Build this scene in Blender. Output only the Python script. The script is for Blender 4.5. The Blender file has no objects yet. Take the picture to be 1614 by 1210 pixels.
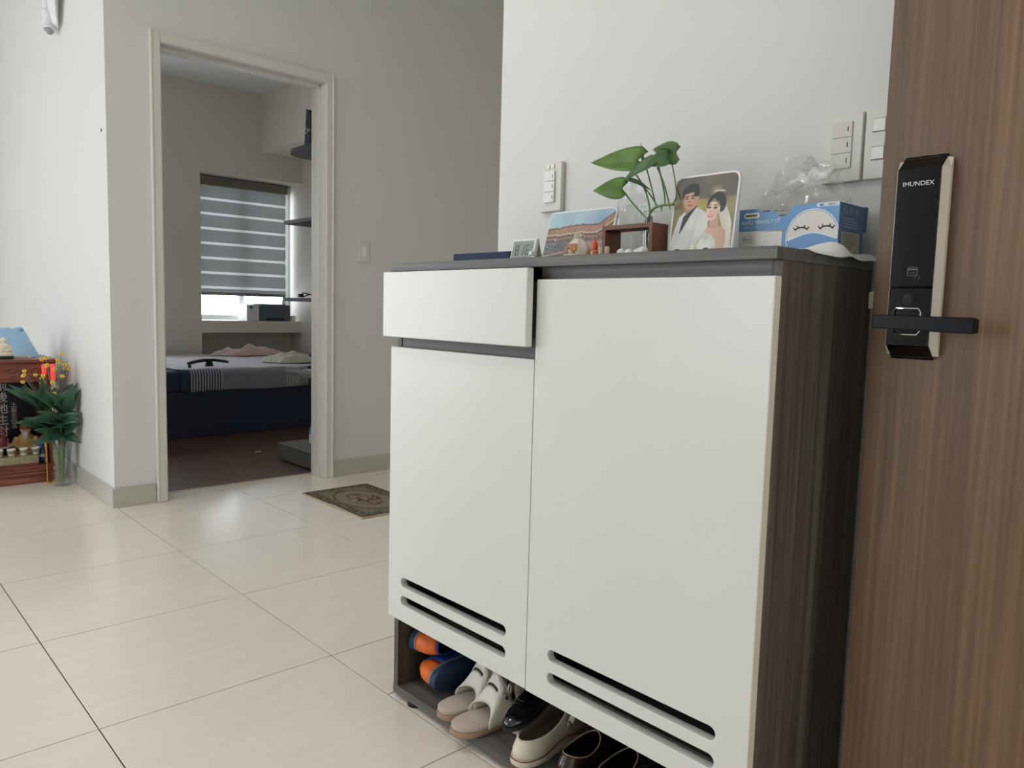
import bpy, bmesh, math, random
from math import sin, cos, pi, radians, sqrt, exp
from mathutils import Vector, Matrix

SC = bpy.context.scene
COL = SC.collection
rnd = random.Random(7)

# ------------------------------------------------------------------ camera
FPX, YAW, PITCH, ROLL = 1209.25, radians(42.758), radians(-5.486), radians(1.513)
fw = Vector((sin(YAW) * cos(PITCH), cos(YAW) * cos(PITCH), sin(PITCH)))
rt = Vector((cos(YAW), -sin(YAW), 0)); up = rt.cross(fw)
r2 = rt * cos(ROLL) + up * sin(ROLL); u2 = -rt * sin(ROLL) + up * cos(ROLL)
cam = bpy.data.cameras.new('camera'); cam.sensor_fit = 'HORIZONTAL'; cam.sensor_width = 36
cam.lens = FPX / 1614 * 36; cam.clip_start = 0.02; cam.clip_end = 200
camo = bpy.data.objects.new('camera', cam); COL.objects.link(camo)
M = Matrix((r2, u2, -fw)).transposed().to_4x4(); M.translation = Vector((0, 0, 0.9888))
camo.matrix_world = M
SC.camera = camo

# ------------------------------------------------------------------ sky, daylight, exposure
SKY = (0.88, 0.93, 1.0); SKY_STRENGTH = 13.4
world = bpy.data.worlds.new('sky'); SC.world = world; world.use_nodes = True
bg = world.node_tree.nodes['Background']
bg.inputs[0].default_value = (*SKY, 1); bg.inputs[1].default_value = SKY_STRENGTH
SC.view_settings.view_transform = 'Standard'; SC.view_settings.look = 'None'
SC.view_settings.gamma = 1; SC.view_settings.use_curve_mapping = False
SC.view_settings.exposure = -0.77
ADDED_LAMP_W = 21.0
SC.cycles.max_bounces = 12; SC.cycles.diffuse_bounces = 10; SC.cycles.transparent_max_bounces = 24
SC.cycles.caustics_reflective = False; SC.cycles.caustics_refractive = False
SC.cycles.sample_clamp_indirect = 20

def portal(name, loc, rot, sx, sy):            # light portals at the window openings, some of them added
    l = bpy.data.lights.new(name, 'AREA'); l.shape = 'RECTANGLE'; l.size = sx; l.size_y = sy
    l.cycles.is_portal = True
    o = bpy.data.objects.new(name, l); COL.objects.link(o); o.location = loc; o.rotation_euler = rot
    return o
portal('balcony_daylight', (-2.75, 7.52, 1.3), (radians(-90), 0, 0), 1.7, 2.6)
portal('added_side_daylight', (-3.62, 3.15, 1.55), (0, radians(-90), 0), 2.3, 1.4)  # opening of the added side window
portal('bedroom_daylight', (3.28, 7.78, 1.5), (radians(-90), 0, 0), 1.02, 1.5)
portal('added_bedroom_daylight', (1.75, 7.78, 1.55), (radians(-90), 0, 0), .9, 1.3)  # opening of the added second bedroom window

# ------------------------------------------------------------------ helpers
def S(r, g, b):
    def f(c):
        c /= 255.0
        return c / 12.92 if c <= 0.04045 else ((c + 0.055) / 1.055) ** 2.4
    return (f(r), f(g), f(b))

class MB:
    """collects geometry, builds ONE mesh object"""
    def __init__(s): s.v = []; s.f = []; s.m = []
    def add(s, vs, fs, m=0):
        b = len(s.v); s.v += [tuple(p) for p in vs]
        s.f += [tuple(i + b for i in f) for f in fs]; s.m += [m] * len(fs); return s
    def box(s, x0, x1, y0, y1, z0, z1, m=0):
        return s.add([(x, y, z) for x in (x0, x1) for y in (y0, y1) for z in (z0, z1)],
                     [(0, 1, 3, 2), (4, 6, 7, 5), (0, 4, 5, 1), (2, 3, 7, 6), (0, 2, 6, 4), (1, 5, 7, 3)], m)
    def prism(s, poly, axis, a, b, m=0):
        """extrude polygon; axis is the extrusion axis 0/1/2, poly in the two others (in order)"""
        def P(p, t):
            q = list(p); q.insert(axis, t); return q
        n = len(poly)
        vs = [P(p, a) for p in poly] + [P(p, b) for p in poly]
        fs = [tuple(range(n))[::-1], tuple(range(n, 2 * n))] + [(i, (i + 1) % n, n + (i + 1) % n, n + i) for i in range(n)]
        return s.add(vs, fs, m)
    def tube(s, pts, r, seg=8, caps=True, m=0, flat=1.0):
        pts = [Vector(p) for p in pts]; n = len(pts)
        rs = r if isinstance(r, (list, tuple)) else [r] * n
        vs = []; ref = None
        for i, p in enumerate(pts):
            t = (pts[min(i + 1, n - 1)] - pts[max(i - 1, 0)]).normalized()
            if ref is None: ref = Vector((0, 0, 1)) if abs(t.z) < 0.9 else Vector((1, 0, 0))
            a = t.cross(ref).normalized(); b = a.cross(t).normalized(); ref = b
            vs += [p + (a * cos(2 * pi * k / seg) + b * sin(2 * pi * k / seg) * flat) * rs[i] for k in range(seg)]
        fs = [(i * seg + k, i * seg + (k + 1) % seg, (i + 1) * seg + (k + 1) % seg, (i + 1) * seg + k) for i in range(n - 1) for k in range(seg)]
        if caps: fs += [tuple(range(seg))[::-1], tuple((n - 1) * seg + k for k in range(seg))]
        return s.add(vs, fs, m)
    def lathe(s, prof, c=(0, 0, 0), seg=24, m=0, sx=1, sy=1, rib=0, nrib=0):
        vs = []
        for (r, z) in prof:
            for k in range(seg):
                a = 2 * pi * k / seg; rr = r * (1 + rib * cos(nrib * a))
                vs.append((c[0] + rr * cos(a) * sx, c[1] + rr * sin(a) * sy, c[2] + z))
        n = len(prof)
        fs = [(i * seg + k, i * seg + (k + 1) % seg, (i + 1) * seg + (k + 1) % seg, (i + 1) * seg + k) for i in range(n - 1) for k in range(seg)]
        if prof[0][0] > 1e-6: fs.append(tuple(range(seg))[::-1])
        if prof[-1][0] > 1e-6: fs.append(tuple((n - 1) * seg + k for k in range(seg)))
        return s.add(vs, fs, m)
    def grid(s, f, nu, nv, cu=False, cv=False, m=0):
        vs = [f(i / (nu if cu else nu - 1), j / (nv if cv else nv - 1)) for i in range(nu) for j in range(nv)]
        fs = [(i * nv + j, ((i + 1) % nu) * nv + j, ((i + 1) % nu) * nv + (j + 1) % nv, i * nv + (j + 1) % nv)
              for i in range(nu if cu else nu - 1) for j in range(nv if cv else nv - 1)]
        return s.add(vs, fs, m)
    def sphere(s, c, r, nu=12, nv=8, m=0):
        rx, ry, rz = r if isinstance(r, (tuple, list)) else (r, r, r)
        prof = [(max(1e-7, sin(pi * j / nv)), -cos(pi * j / nv)) for j in range(nv + 1)]
        vs = [(c[0] + rx * q * cos(2 * pi * k / nu), c[1] + ry * q * sin(2 * pi * k / nu), c[2] + rz * z) for q, z in prof for k in range(nu)]
        fs = [(i * nu + k, i * nu + (k + 1) % nu, (i + 1) * nu + (k + 1) % nu, (i + 1) * nu + k) for i in range(nv) for k in range(nu)]
        return s.add(vs, fs, m)
    def build(s, name, mats, parent=None, smooth=False, bevel=0, bseg=2, angle=40, solid=0, weld=True, subsurf=0):
        me = bpy.data.meshes.new(name)
        me.from_pydata(s.v, [], s.f)
        if not isinstance(mats, (list, tuple)): mats = [mats]
        for m in mats: me.materials.append(MAT[m])
        for p, k in zip(me.polygons, s.m): p.material_index = k
        bm = bmesh.new(); bm.from_mesh(me)
        if weld: bmesh.ops.remove_doubles(bm, verts=bm.verts, dist=1e-6)
        bmesh.ops.recalc_face_normals(bm, faces=bm.faces)
        if bevel:
            es = [e for e in bm.edges if len(e.link_faces) == 2 and e.calc_face_angle(0) > radians(angle)]
            bmesh.ops.bevel(bm, geom=es, offset=bevel, segments=bseg, affect='EDGES', profile=0.5)
        bm.to_mesh(me); bm.free()
        if smooth:
            for p in me.polygons: p.use_smooth = True
            try: me.set_sharp_from_angle(angle=radians(angle))
            except Exception: pass
        o = bpy.data.objects.new(name, me); COL.objects.link(o)
        if parent is not None: o.parent = parent
        if solid:
            md = o.modifiers.new('thickness', 'SOLIDIFY'); md.thickness = solid; md.offset = 0
        if subsurf:
            md = o.modifiers.new('smoothing', 'SUBSURF'); md.levels = subsurf; md.render_levels = subsurf
        return o

def tag(o, label=None, cat=None, group=None, kind=None):
    if label: o['label'] = label
    if cat: o['category'] = cat
    if group: o['group'] = group
    if kind: o['kind'] = kind
    return o
def empty(name, loc=(0, 0, 0), rot=(0, 0, 0), label=None, cat=None, group=None, kind=None):
    o = bpy.data.objects.new(name, None); COL.objects.link(o); o.empty_display_size = 0.05
    o.location = loc; o.rotation_euler = rot
    return tag(o, label, cat, group, kind)
def copy_tree(o, parent=None):
    c = o.copy(); COL.objects.link(c)
    if parent is not None: c.parent = parent
    for ch in list(o.children): copy_tree(ch, c)
    return c
FACE_X = (0, 0, -pi / 2)      # local x -> world -y (to the right), local y -> world +x (into the wall), faces -x
def lean(a, yaw=0.0): return (-radians(a), 0, -pi / 2 + radians(yaw))

def text(body, size, mat, parent, loc, name='lettering', align='CENTER', spacing=1.0, sx=1.0, depth=0.0002, label=None, bold=.005):
    cu = bpy.data.curves.new(name, 'FONT'); cu.body = body; cu.size = size; cu.align_x = align; cu.align_y = 'CENTER'
    cu.space_character = spacing; cu.resolution_u = 3; cu.offset = size * bold
    t = bpy.data.objects.new(name, cu); COL.objects.link(t)
    dg = bpy.context.evaluated_depsgraph_get()
    me = bpy.data.meshes.new_from_object(t.evaluated_get(dg))
    bpy.data.objects.remove(t); bpy.data.curves.remove(cu)
    for v in me.vertices: v.co = (v.co.x * sx + loc[0], loc[1] - depth, v.co.y + loc[2])
    me.materials.clear(); me.materials.append(MAT[mat])
    o = bpy.data.objects.new(name, me); COL.objects.link(o); o.parent = parent
    if label: o['label'] = label
    return o

def raster(name, w, h, nx, ny, fn, mat, parent, off=0.0, x0=0.0, z0=0.0):
    """a flat print on the local xz plane, colours worked out point by point; fn(u, v) -> rgb (0-255) or None"""
    vs = [(x0 + w * i / nx, off, z0 + h * j / ny) for j in range(ny + 1) for i in range(nx + 1)]
    fs = []; cols = []
    for j in range(ny):
        for i in range(nx):
            c = fn((i + .5) / nx, (j + .5) / ny)
            if c is None: continue
            a = j * (nx + 1) + i; fs.append((a, a + 1, a + nx + 2, a + nx + 1)); cols.append(S(*[max(0, min(255, q)) for q in c]))
    me = bpy.data.meshes.new(name); me.from_pydata(vs, [], fs); me.materials.append(MAT[mat])
    at = me.color_attributes.new('print', 'FLOAT_COLOR', 'CORNER')
    buf = []
    for c in cols: buf += [c[0], c[1], c[2], 1.0] * 4
    at.data.foreach_set('color', buf)
    o = bpy.data.objects.new(name, me); COL.objects.link(o); o.parent = parent
    return o

# ------------------------------------------------------------------ materials
MAT = {}
def nodes(name):
    m = bpy.data.materials.new(name); m.use_nodes = True; MAT[name] = m
    nt = m.node_tree; return m, nt, nt.nodes['Principled BSDF']
def setp(b, color=None, rough=None, metal=None, spec=None, coat=None, trans=None, ior=None, emit=None, sss=None, sheen=None):
    I = b.inputs
    if color: I['Base Color'].default_value = (*color, 1)
    if rough is not None: I['Roughness'].default_value = rough
    if metal is not None: I['Metallic'].default_value = metal
    if spec is not None: I['Specular IOR Level'].default_value = spec
    if coat: I['Coat Weight'].default_value = coat; I['Coat Roughness'].default_value = 0.05
    if trans: I['Transmission Weight'].default_value = trans
    if ior: I['IOR'].default_value = ior
    if sheen: I['Sheen Weight'].default_value = sheen
    if emit: I['Emission Color'].default_value = (*emit[0], 1); I['Emission Strength'].default_value = emit[1]
def plain(name, rgb, rough=.5, metal=0, spec=.5, var=.06, scale=8, bump=0, bscale=200, coat=None, sheen=None, emit=None, stretch=(1, 1, 1)):
    m, nt, b = nodes(name); setp(b, S(*rgb), rough, metal, spec, coat, sheen=sheen, emit=emit)
    N = nt.nodes.new; L = nt.links.new
    tc = N('ShaderNodeTexCoord'); mp = N('ShaderNodeMapping'); mp.inputs['Scale'].default_value = stretch
    L(tc.outputs['Object'], mp.inputs['Vector'])
    nz = N('ShaderNodeTexNoise'); nz.inputs['Scale'].default_value = scale; nz.inputs['Detail'].default_value = 5
    L(mp.outputs[0], nz.inputs['Vector'])
    rp = N('ShaderNodeValToRGB'); c = S(*rgb)
    rp.color_ramp.elements[0].position = .3; rp.color_ramp.elements[1].position = .7
    rp.color_ramp.elements[0].color = (*[q * (1 - var) for q in c], 1); rp.color_ramp.elements[1].color = (*[min(1, q * (1 + var)) for q in c], 1)
    L(nz.outputs['Fac'], rp.inputs['Fac']); L(rp.outputs['Color'], b.inputs['Base Color'])
    if bump:
        n2 = N('ShaderNodeTexNoise'); n2.inputs['Scale'].default_value = bscale; n2.inputs['Detail'].default_value = 3
        L(mp.outputs[0], n2.inputs['Vector']); bp = N('ShaderNodeBump'); bp.inputs['Strength'].default_value = bump; bp.inputs['Distance'].default_value = .002
        L(n2.outputs['Fac'], bp.inputs['Height']); L(bp.outputs[0], b.inputs['Normal'])
    return m
def wood(name, dark, light, axis, across=90, along=2.0, rough=.45, bump=.08, coarse=14, mid=None, contrast=(.3, .7)):
    """streaky grain running along one axis"""
    m, nt, b = nodes(name); setp(b, rough=rough)
    N = nt.nodes.new; L = nt.links.new
    tc = N('ShaderNodeTexCoord')
    def noise(ac, al, det, dist=0.0):
        mp = N('ShaderNodeMapping'); s = [ac] * 3; s[axis] = al; mp.inputs['Scale'].default_value = s
        L(tc.outputs['Object'], mp.inputs['Vector'])
        nz = N('ShaderNodeTexNoise'); nz.inputs['Scale'].default_value = 1; nz.inputs['Detail'].default_value = det; nz.inputs['Distortion'].default_value = dist
        L(mp.outputs[0], nz.inputs['Vector']); return nz
    a = noise(across, along, 4, .3); c = noise(coarse, along * .35, 3, .6)
    mx = N('ShaderNodeMix'); mx.data_type = 'FLOAT'; mx.inputs[0].default_value = .45
    L(a.outputs['Fac'], mx.inputs[2]); L(c.outputs['Fac'], mx.inputs[3])
    rp = N('ShaderNodeValToRGB'); e = rp.color_ramp.elements
    e[0].position, e[1].position = contrast; e[0].color = (*S(*dark), 1); e[1].color = (*S(*light), 1)
    if mid: k = e.new(.5); k.color = (*S(*mid), 1)
    L(mx.outputs[0], rp.inputs['Fac']); L(rp.outputs['Color'], b.inputs['Base Color'])
    bp = N('ShaderNodeBump'); bp.inputs['Strength'].default_value = bump; bp.inputs['Distance'].default_value = .001
    L(a.outputs['Fac'], bp.inputs['Height']); L(bp.outputs[0], b.inputs['Normal'])
    return m
def printed(name, rough=.35, coat=None, spec=.5):
    m, nt, b = nodes(name); setp(b, rough=rough, coat=coat, spec=spec)
    a = nt.nodes.new('ShaderNodeVertexColor'); a.layer_name = 'print'; nt.links.new(a.outputs['Color'], b.inputs['Base Color'])
def clear(name, tint=(1, 1, 1), gloss=.12, rough=.02, diff=0.0, dcol=(1, 1, 1), edge=.5, bump=0, bscale=60):
    """thin clear glass or film: see-through with reflections that grow towards the edge"""
    m = bpy.data.materials.new(name); m.use_nodes = True; MAT[name] = m; nt = m.node_tree; nt.nodes.clear()
    N = nt.nodes.new; L = nt.links.new
    out = N('ShaderNodeOutputMaterial'); tr = N('ShaderNodeBsdfTransparent'); tr.inputs[0].default_value = (*tint, 1)
    gl = N('ShaderNodeBsdfGlossy'); gl.inputs['Roughness'].default_value = rough
    lw = N('ShaderNodeLayerWeight'); lw.inputs['Blend'].default_value = edge
    mr = N('ShaderNodeMapRange'); mr.inputs['To Min'].default_value = gloss * .4; mr.inputs['To Max'].default_value = min(1, gloss * 5)
    pw = N('ShaderNodeMath'); pw.operation = 'POWER'; pw.inputs[1].default_value = 3
    L(lw.outputs['Facing'], pw.inputs[0]); L(pw.outputs[0], mr.inputs['Value'])
    mx = N('ShaderNodeMixShader'); L(mr.outputs[0], mx.inputs[0]); L(tr.outputs[0], mx.inputs[1]); L(gl.outputs[0], mx.inputs[2])
    last = mx
    if diff:
        df = N('ShaderNodeBsdfDiffuse'); df.inputs[0].default_value = (*dcol, 1)
        m2 = N('ShaderNodeMixShader'); m2.inputs[0].default_value = diff; L(mx.outputs[0], m2.inputs[1]); L(df.outputs[0], m2.inputs[2]); last = m2
    if bump:
        tc = N('ShaderNodeTexCoord'); nz = N('ShaderNodeTexNoise'); nz.inputs['Scale'].default_value = bscale; L(tc.outputs['Object'], nz.inputs['Vector'])
        bp = N('ShaderNodeBump'); bp.inputs['Strength'].default_value = bump; L(nz.outputs['Fac'], bp.inputs['Height'])
        L(bp.outputs[0], gl.inputs['Normal']); L(bp.outputs[0], lw.inputs['Normal'])
    L(last.outputs[0], out.inputs[0])
def cloth_light(name, rgb, trans=.5):
    """window-blind fabric that lets some daylight through"""
    m = bpy.data.materials.new(name); m.use_nodes = True; MAT[name] = m; nt = m.node_tree; nt.nodes.clear()
    N = nt.nodes.new; L = nt.links.new
    out = N('ShaderNodeOutputMaterial'); d = N('ShaderNodeBsdfDiffuse'); t = N('ShaderNodeBsdfTranslucent')
    tc = N('ShaderNodeTexCoord'); mp = N('ShaderNodeMapping'); mp.inputs['Scale'].default_value = (3, 3, 220)
    nz = N('ShaderNodeTexNoise'); nz.inputs['Scale'].default_value = 1; nz.inputs['Detail'].default_value = 3
    rp = N('ShaderNodeValToRGB'); c = S(*rgb); rp.color_ramp.elements[0].color = (*[q * .85 for q in c], 1); rp.color_ramp.elements[1].color = (*c, 1)
    L(tc.outputs['Object'], mp.inputs[0]); L(mp.outputs[0], nz.inputs['Vector']); L(nz.outputs['Fac'], rp.inputs[0])
    for q in (d, t): L(rp.outputs[0], q.inputs[0])
    mx = N('ShaderNodeMixShader'); mx.inputs[0].default_value = trans; L(d.outputs[0], mx.inputs[1]); L(t.outputs[0], mx.inputs[2]); L(mx.outputs[0], out.inputs[0])

plain('wall_paint', (218, 217, 214), .62, var=.012, scale=1.6, bump=.05, bscale=90)
plain('bedroom_paint', (226, 219, 208), .62, var=.012, scale=1.6, bump=.05, bscale=90)
plain('added_lamp_diffuser', (240, 236, 226), .5, var=0, emit=((1, .92, .82), 3.0))
plain('ceiling_paint', (230, 230, 228), .8, var=.01)
plain('trim_paint', (216, 213, 206), .38, var=.015, scale=3, bump=.03, bscale=60)
plain('skirting_tile', (186, 184, 174), .3, var=.06, scale=5, stretch=(1, 1, 6))
plain('grout', (84, 77, 68), .9)
plain('threshold_stone', (196, 186, 168), .4)
plain('white_lacquer', (216, 215, 210), .3, var=.012, scale=3, coat=None, bump=.02, bscale=30)
plain('white_edge', (214, 206, 188), .4, var=.02)
plain('black_gloss', (5, 6, 9), .08, var=0, spec=.35)
plain('black_plastic', (14, 15, 18), .35, var=.1)
plain('lever_black', (7, 8, 12), .35, var=.05, spec=.2)
plain('silver', (214, 206, 190), .35, metal=.25, var=.03)
plain('chrome', (225, 225, 225), .12, metal=1, var=0)
plain('steel', (170, 168, 160), .35, metal=.9, var=.05)
plain('lock_white', (205, 205, 205), .5, var=0)
plain('lock_grey', (90, 92, 96), .4, var=0)
plain('switch_plastic', (218, 215, 206), .35, var=.01)
plain('switch_key', (208, 203, 190), .3, var=.01)
plain('switch_white', (234, 233, 228), .3, var=.01)
plain('mark_dark', (40, 38, 36), .6, var=0)
wood('cabinet_wood_v', (52, 43, 37), (116, 107, 94), 2, across=150, along=2.2, coarse=38, mid=(82, 74, 64))
wood('cabinet_wood_h', (66, 64, 62), (122, 119, 114), 1, across=150, along=2.2, coarse=38, mid=(94, 91, 87))  # same wood; its greyer tone carries sky light on the rails
wood('door_wood', (78, 56, 40), (140, 110, 84), 2, across=130, along=2.2, coarse=11, rough=.45, mid=(108, 82, 61), bump=.12, contrast=(.24, .76))
wood('laminate', (74, 52, 42), (112, 84, 68), 0, across=60, along=1.4, coarse=8, rough=.35, mid=(104, 76, 63))
wood('altar_wood', (104, 54, 42), (162, 100, 80), 0, across=60, along=3, coarse=9, rough=.3, mid=(120, 62, 45))  # wood tone lifted to imitate the haze over the altar
wood('brown_wood', (98, 56, 38), (142, 88, 62), 0, across=120, along=6, coarse=20, rough=.5, mid=(120, 72, 50))
wood('desk_wood', (86, 84, 82), (120, 117, 112), 0, across=60, along=2, coarse=12, rough=.5)
plain('shelf_dark', (44, 45, 50), .5, var=.1)
plain('navy_panel', (46, 56, 80), .55, var=.05)
plain('sheet_grey', (150, 150, 156), .9, var=.05, scale=20, bump=.2, bscale=300)
plain('sheet_light', (196, 194, 198), .9, var=.05, scale=12, bump=.2, bscale=300)
plain('mattress_navy', (62, 70, 92), .9, var=.06)
plain('pink_cloth', (206, 180, 172), .95, var=.12, scale=25, sheen=.2)
plain('cream_cloth', (206, 200, 184), .95, var=.12, scale=25)
plain('navy_cloth', (34, 40, 58), .95, var=.15, scale=25)
plain('white_plastic', (222, 224, 226), .4, var=.02)
plain('grey_plastic', (84, 92, 102), .4, var=.03)
plain('paper_white', (228, 228, 224), .7, var=.03)
plain('window_frame', (232, 236, 238), .35, var=.01)
plain('detergent_blue', (90, 150, 196), .4, var=.05)
plain('teal', (96, 128, 126), .5, var=.03)
plain('blue_cover', (40, 53, 82), .75, var=.25, scale=400)
plain('clock_white', (226, 226, 220), .4, var=.01)
plain('clock_lcd', (150, 156, 146), .25, var=.03)
plain('lcd_digit', (52, 56, 54), .4, var=0)
plain('pouch_cloth', (214, 205, 188), .95, var=.06, scale=60, bump=.3, bscale=220)
plain('pouch_print', (170, 112, 78), .9, var=.3, scale=120)
plain('orange_liquid', (206, 92, 40), .15, var=.08, coat=.6)
plain('orange_cap', (214, 78, 44), .35, var=.02)
plain('cork', (200, 184, 158), .9, var=.1, scale=100)
plain('pebble', (226, 224, 218), .45, var=.04, scale=40)
plain('leaf_green', (80, 116, 38), .5, var=.28, scale=30)
plain('leaf_dark', (62, 96, 48), .5, var=.25, scale=30)
plain('leaf_pale', (112, 140, 88), .5, var=.2, scale=30)
plain('stem_green', (96, 118, 58), .5, var=.15, scale=60)
plain('root_brown', (70, 72, 44), .7, var=.2, scale=60)
plain('frame_white', (230, 230, 228), .25, var=.01, coat=.4)
plain('frame_back', (60, 60, 62), .6)
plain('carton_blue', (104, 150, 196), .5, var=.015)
plain('carton_side', (92, 126, 168), .55, var=.015)  # carton blue darkened, with the shade of its side painted in
plain('carton_inside', (198, 194, 178), .8, var=.03)
plain('ink_white', (236, 236, 234), .5, var=0)
plain('ink_pale', (176, 198, 222), .5, var=0)
plain('ink_black', (24, 24, 28), .5, var=0)
plain('ink_grey', (110, 116, 124), .5, var=0)
plain('ink_olive', (120, 116, 60), .5, var=.2, scale=300)
plain('shoe_orange', (226, 108, 40), .55, var=.08, scale=60, bump=.15, bscale=400)
plain('shoe_blue', (38, 74, 152), .6, var=.25, scale=50, bump=.2, bscale=500)
plain('shoe_navy', (38, 54, 84), .55, var=.35, scale=110, bump=.5, bscale=160)
plain('shoe_grey_edge', (134, 140, 146), .5, var=.05)
plain('sandal_white', (222, 217, 204), .45, var=.03, scale=30)
plain('sandal_bed', (198, 182, 168), .6, var=.06, scale=40)
plain('sandal_sole', (170, 140, 118), .7, var=.1, scale=40)
plain('clog_cream', (216, 206, 188), .55, var=.1, scale=18)
plain('clog_inside', (150, 138, 120), .75, var=.06)
plain('clog_line', (130, 62, 50), .6, var=0)
plain('patent_black', (14, 16, 24), .12, var=.05, coat=.8)
plain('leather_brown', (42, 24, 20), .3, var=.2, scale=30, coat=.3)
plain('leather_edge', (150, 128, 112), .6, var=.05)
plain('leather_inside', (30, 20, 18), .7)
plain('trainer_grey', (176, 188, 196), .6, var=.06, scale=60)
plain('trainer_dark', (40, 52, 60), .6)
plain('rubber_black', (22, 22, 23), .7)
plain('tape_white', (226, 226, 226), .5, var=.05, scale=30, bump=.3, bscale=60)
plain('foam_grey', (150, 150, 152), .7, var=.08)
plain('plug_brown', (140, 112, 70), .6)
plain('altar_dark', (44, 44, 58), .3, var=.25, scale=30)
plain('altar_gold', (206, 160, 80), .35, metal=.3, var=.1)
plain('robe_yellow', (222, 186, 122), .5, var=.2, scale=80)
plain('robe_red', (168, 74, 58), .5, var=.15, scale=80)
plain('statue_skin', (226, 180, 152), .5, var=.05)
plain('statue_beard', (226, 222, 214), .6, var=.05)
plain('statue_cap', (120, 66, 44), .5, var=.05)
plain('porcelain', (236, 232, 222), .2, var=.03, coat=.3)
plain('porcelain_print', (150, 140, 110), .3, var=.5, scale=140)
plain('porcelain_blue', (46, 78, 146), .2, var=.6, scale=70, coat=.5)
plain('bowl_maroon', (120, 32, 52), .25, var=.15, scale=60, coat=.4)
plain('stone_ivory', (226, 216, 192), .4, var=.05, scale=30)
plain('blue_fabric', (166, 202, 234), .7, var=.06, scale=10)
plain('lamp_red', (226, 52, 46), .3, var=.05, emit=((1, .08, .06), 1.2))
plain('lamp_red_cap', (226, 74, 60), .4)
plain('petal_yellow', (238, 206, 84), .6, var=.12, scale=60)
plain('petal_core', (120, 96, 44), .7, var=.1)
plain('lily_leaf', (48, 84, 62), .38, var=.3, scale=20)
plain('dry_stem', (126, 122, 112), .8, var=.1)
plain('cable_black', (22, 22, 24), .5)
plain('bag_black', (20, 22, 30), .35, var=.1)
plain('skin_print', (200, 150, 120), .5)
cloth_light('blind_fabric', (150, 152, 150), .07)
cloth_light('blind_sheer', (205, 207, 204), .13)
plain('blind_rail', (120, 114, 104), .5, var=.03)
clear('window_glass', (.97, .99, 1), gloss=.06)
clear('bottle_glass', (.975, .98, .975), gloss=.16, edge=.45)
clear('vase_glass', (.94, .96, .95), gloss=.14, rough=.05)
clear('water', (.955, .965, .96), gloss=.06)
clear('plastic_film', (.97, .97, .96), gloss=.10, rough=.12, diff=.035, edge=.45, bump=.6, bscale=90)
printed('photo_print', .22, coat=.5)
printed('carton_print', .45)
printed('rug_weave', .95, spec=.1)
printed('cloth_stripes', .9, spec=.1)

def tile_material():
    m, nt, b = nodes('floor_tile'); setp(b, rough=.2, spec=.5)
    N = nt.nodes.new; L = nt.links.new
    tc = N('ShaderNodeTexCoord'); oi = N('ShaderNodeObjectInfo')
    ad = N('ShaderNodeVectorMath'); ad.operation = 'ADD'; L(tc.outputs['Object'], ad.inputs[0]); L(oi.outputs['Location'], ad.inputs[1])
    mp = N('ShaderNodeMapping'); mp.inputs['Scale'].default_value = (5, 34, 5); mp.inputs['Rotation'].default_value = (0, 0, radians(9))
    L(ad.outputs[0], mp.inputs[0])
    nz = N('ShaderNodeTexNoise'); nz.inputs['Scale'].default_value = 1; nz.inputs['Detail'].default_value = 7; nz.inputs['Distortion'].default_value = .6
    L(mp.outputs[0], nz.inputs['Vector'])
    rp = N('ShaderNodeValToRGB'); e = rp.color_ramp.elements; e[0].position = .3; e[1].position = .72
    e[0].color = (*S(233, 223, 209), 1); e[1].color = (*S(238, 230, 217), 1)
    L(nz.outputs['Fac'], rp.inputs[0]); L(rp.outputs[0], b.inputs['Base Color'])
    mr = N('ShaderNodeMapRange'); mr.inputs['To Min'].default_value = .12; mr.inputs['To Max'].default_value = .22
    L(nz.outputs['Fac'], mr.inputs['Value']); L(mr.outputs[0], b.inputs['Roughness'])
    bp = N('ShaderNodeBump'); bp.inputs['Strength'].default_value = .03; bp.inputs['Distance'].default_value = .001
    L(nz.outputs['Fac'], bp.inputs['Height']); L(bp.outputs[0], b.inputs['Normal'])
tile_material()

# ------------------------------------------------------------------ the setting
CEIL = 3.0
def struct(name, mb, mat, parent=None, **k):
    o = mb.build(name, mat, parent, **k)
    if parent is None: o['kind'] = 'structure'
    return o
floor = struct('floor', MB().box(-3.6, 1.40, -.6, 3.91, -.08, -.004).box(1.40, 4.5, 1.5, 3.91, -.08, -.004)
               .box(-3.6, 1.06, 3.91, 7.45, -.08, -.004).box(1.27, 2.185, 3.91, 4.06, -.08, -.004), 'grout')
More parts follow.
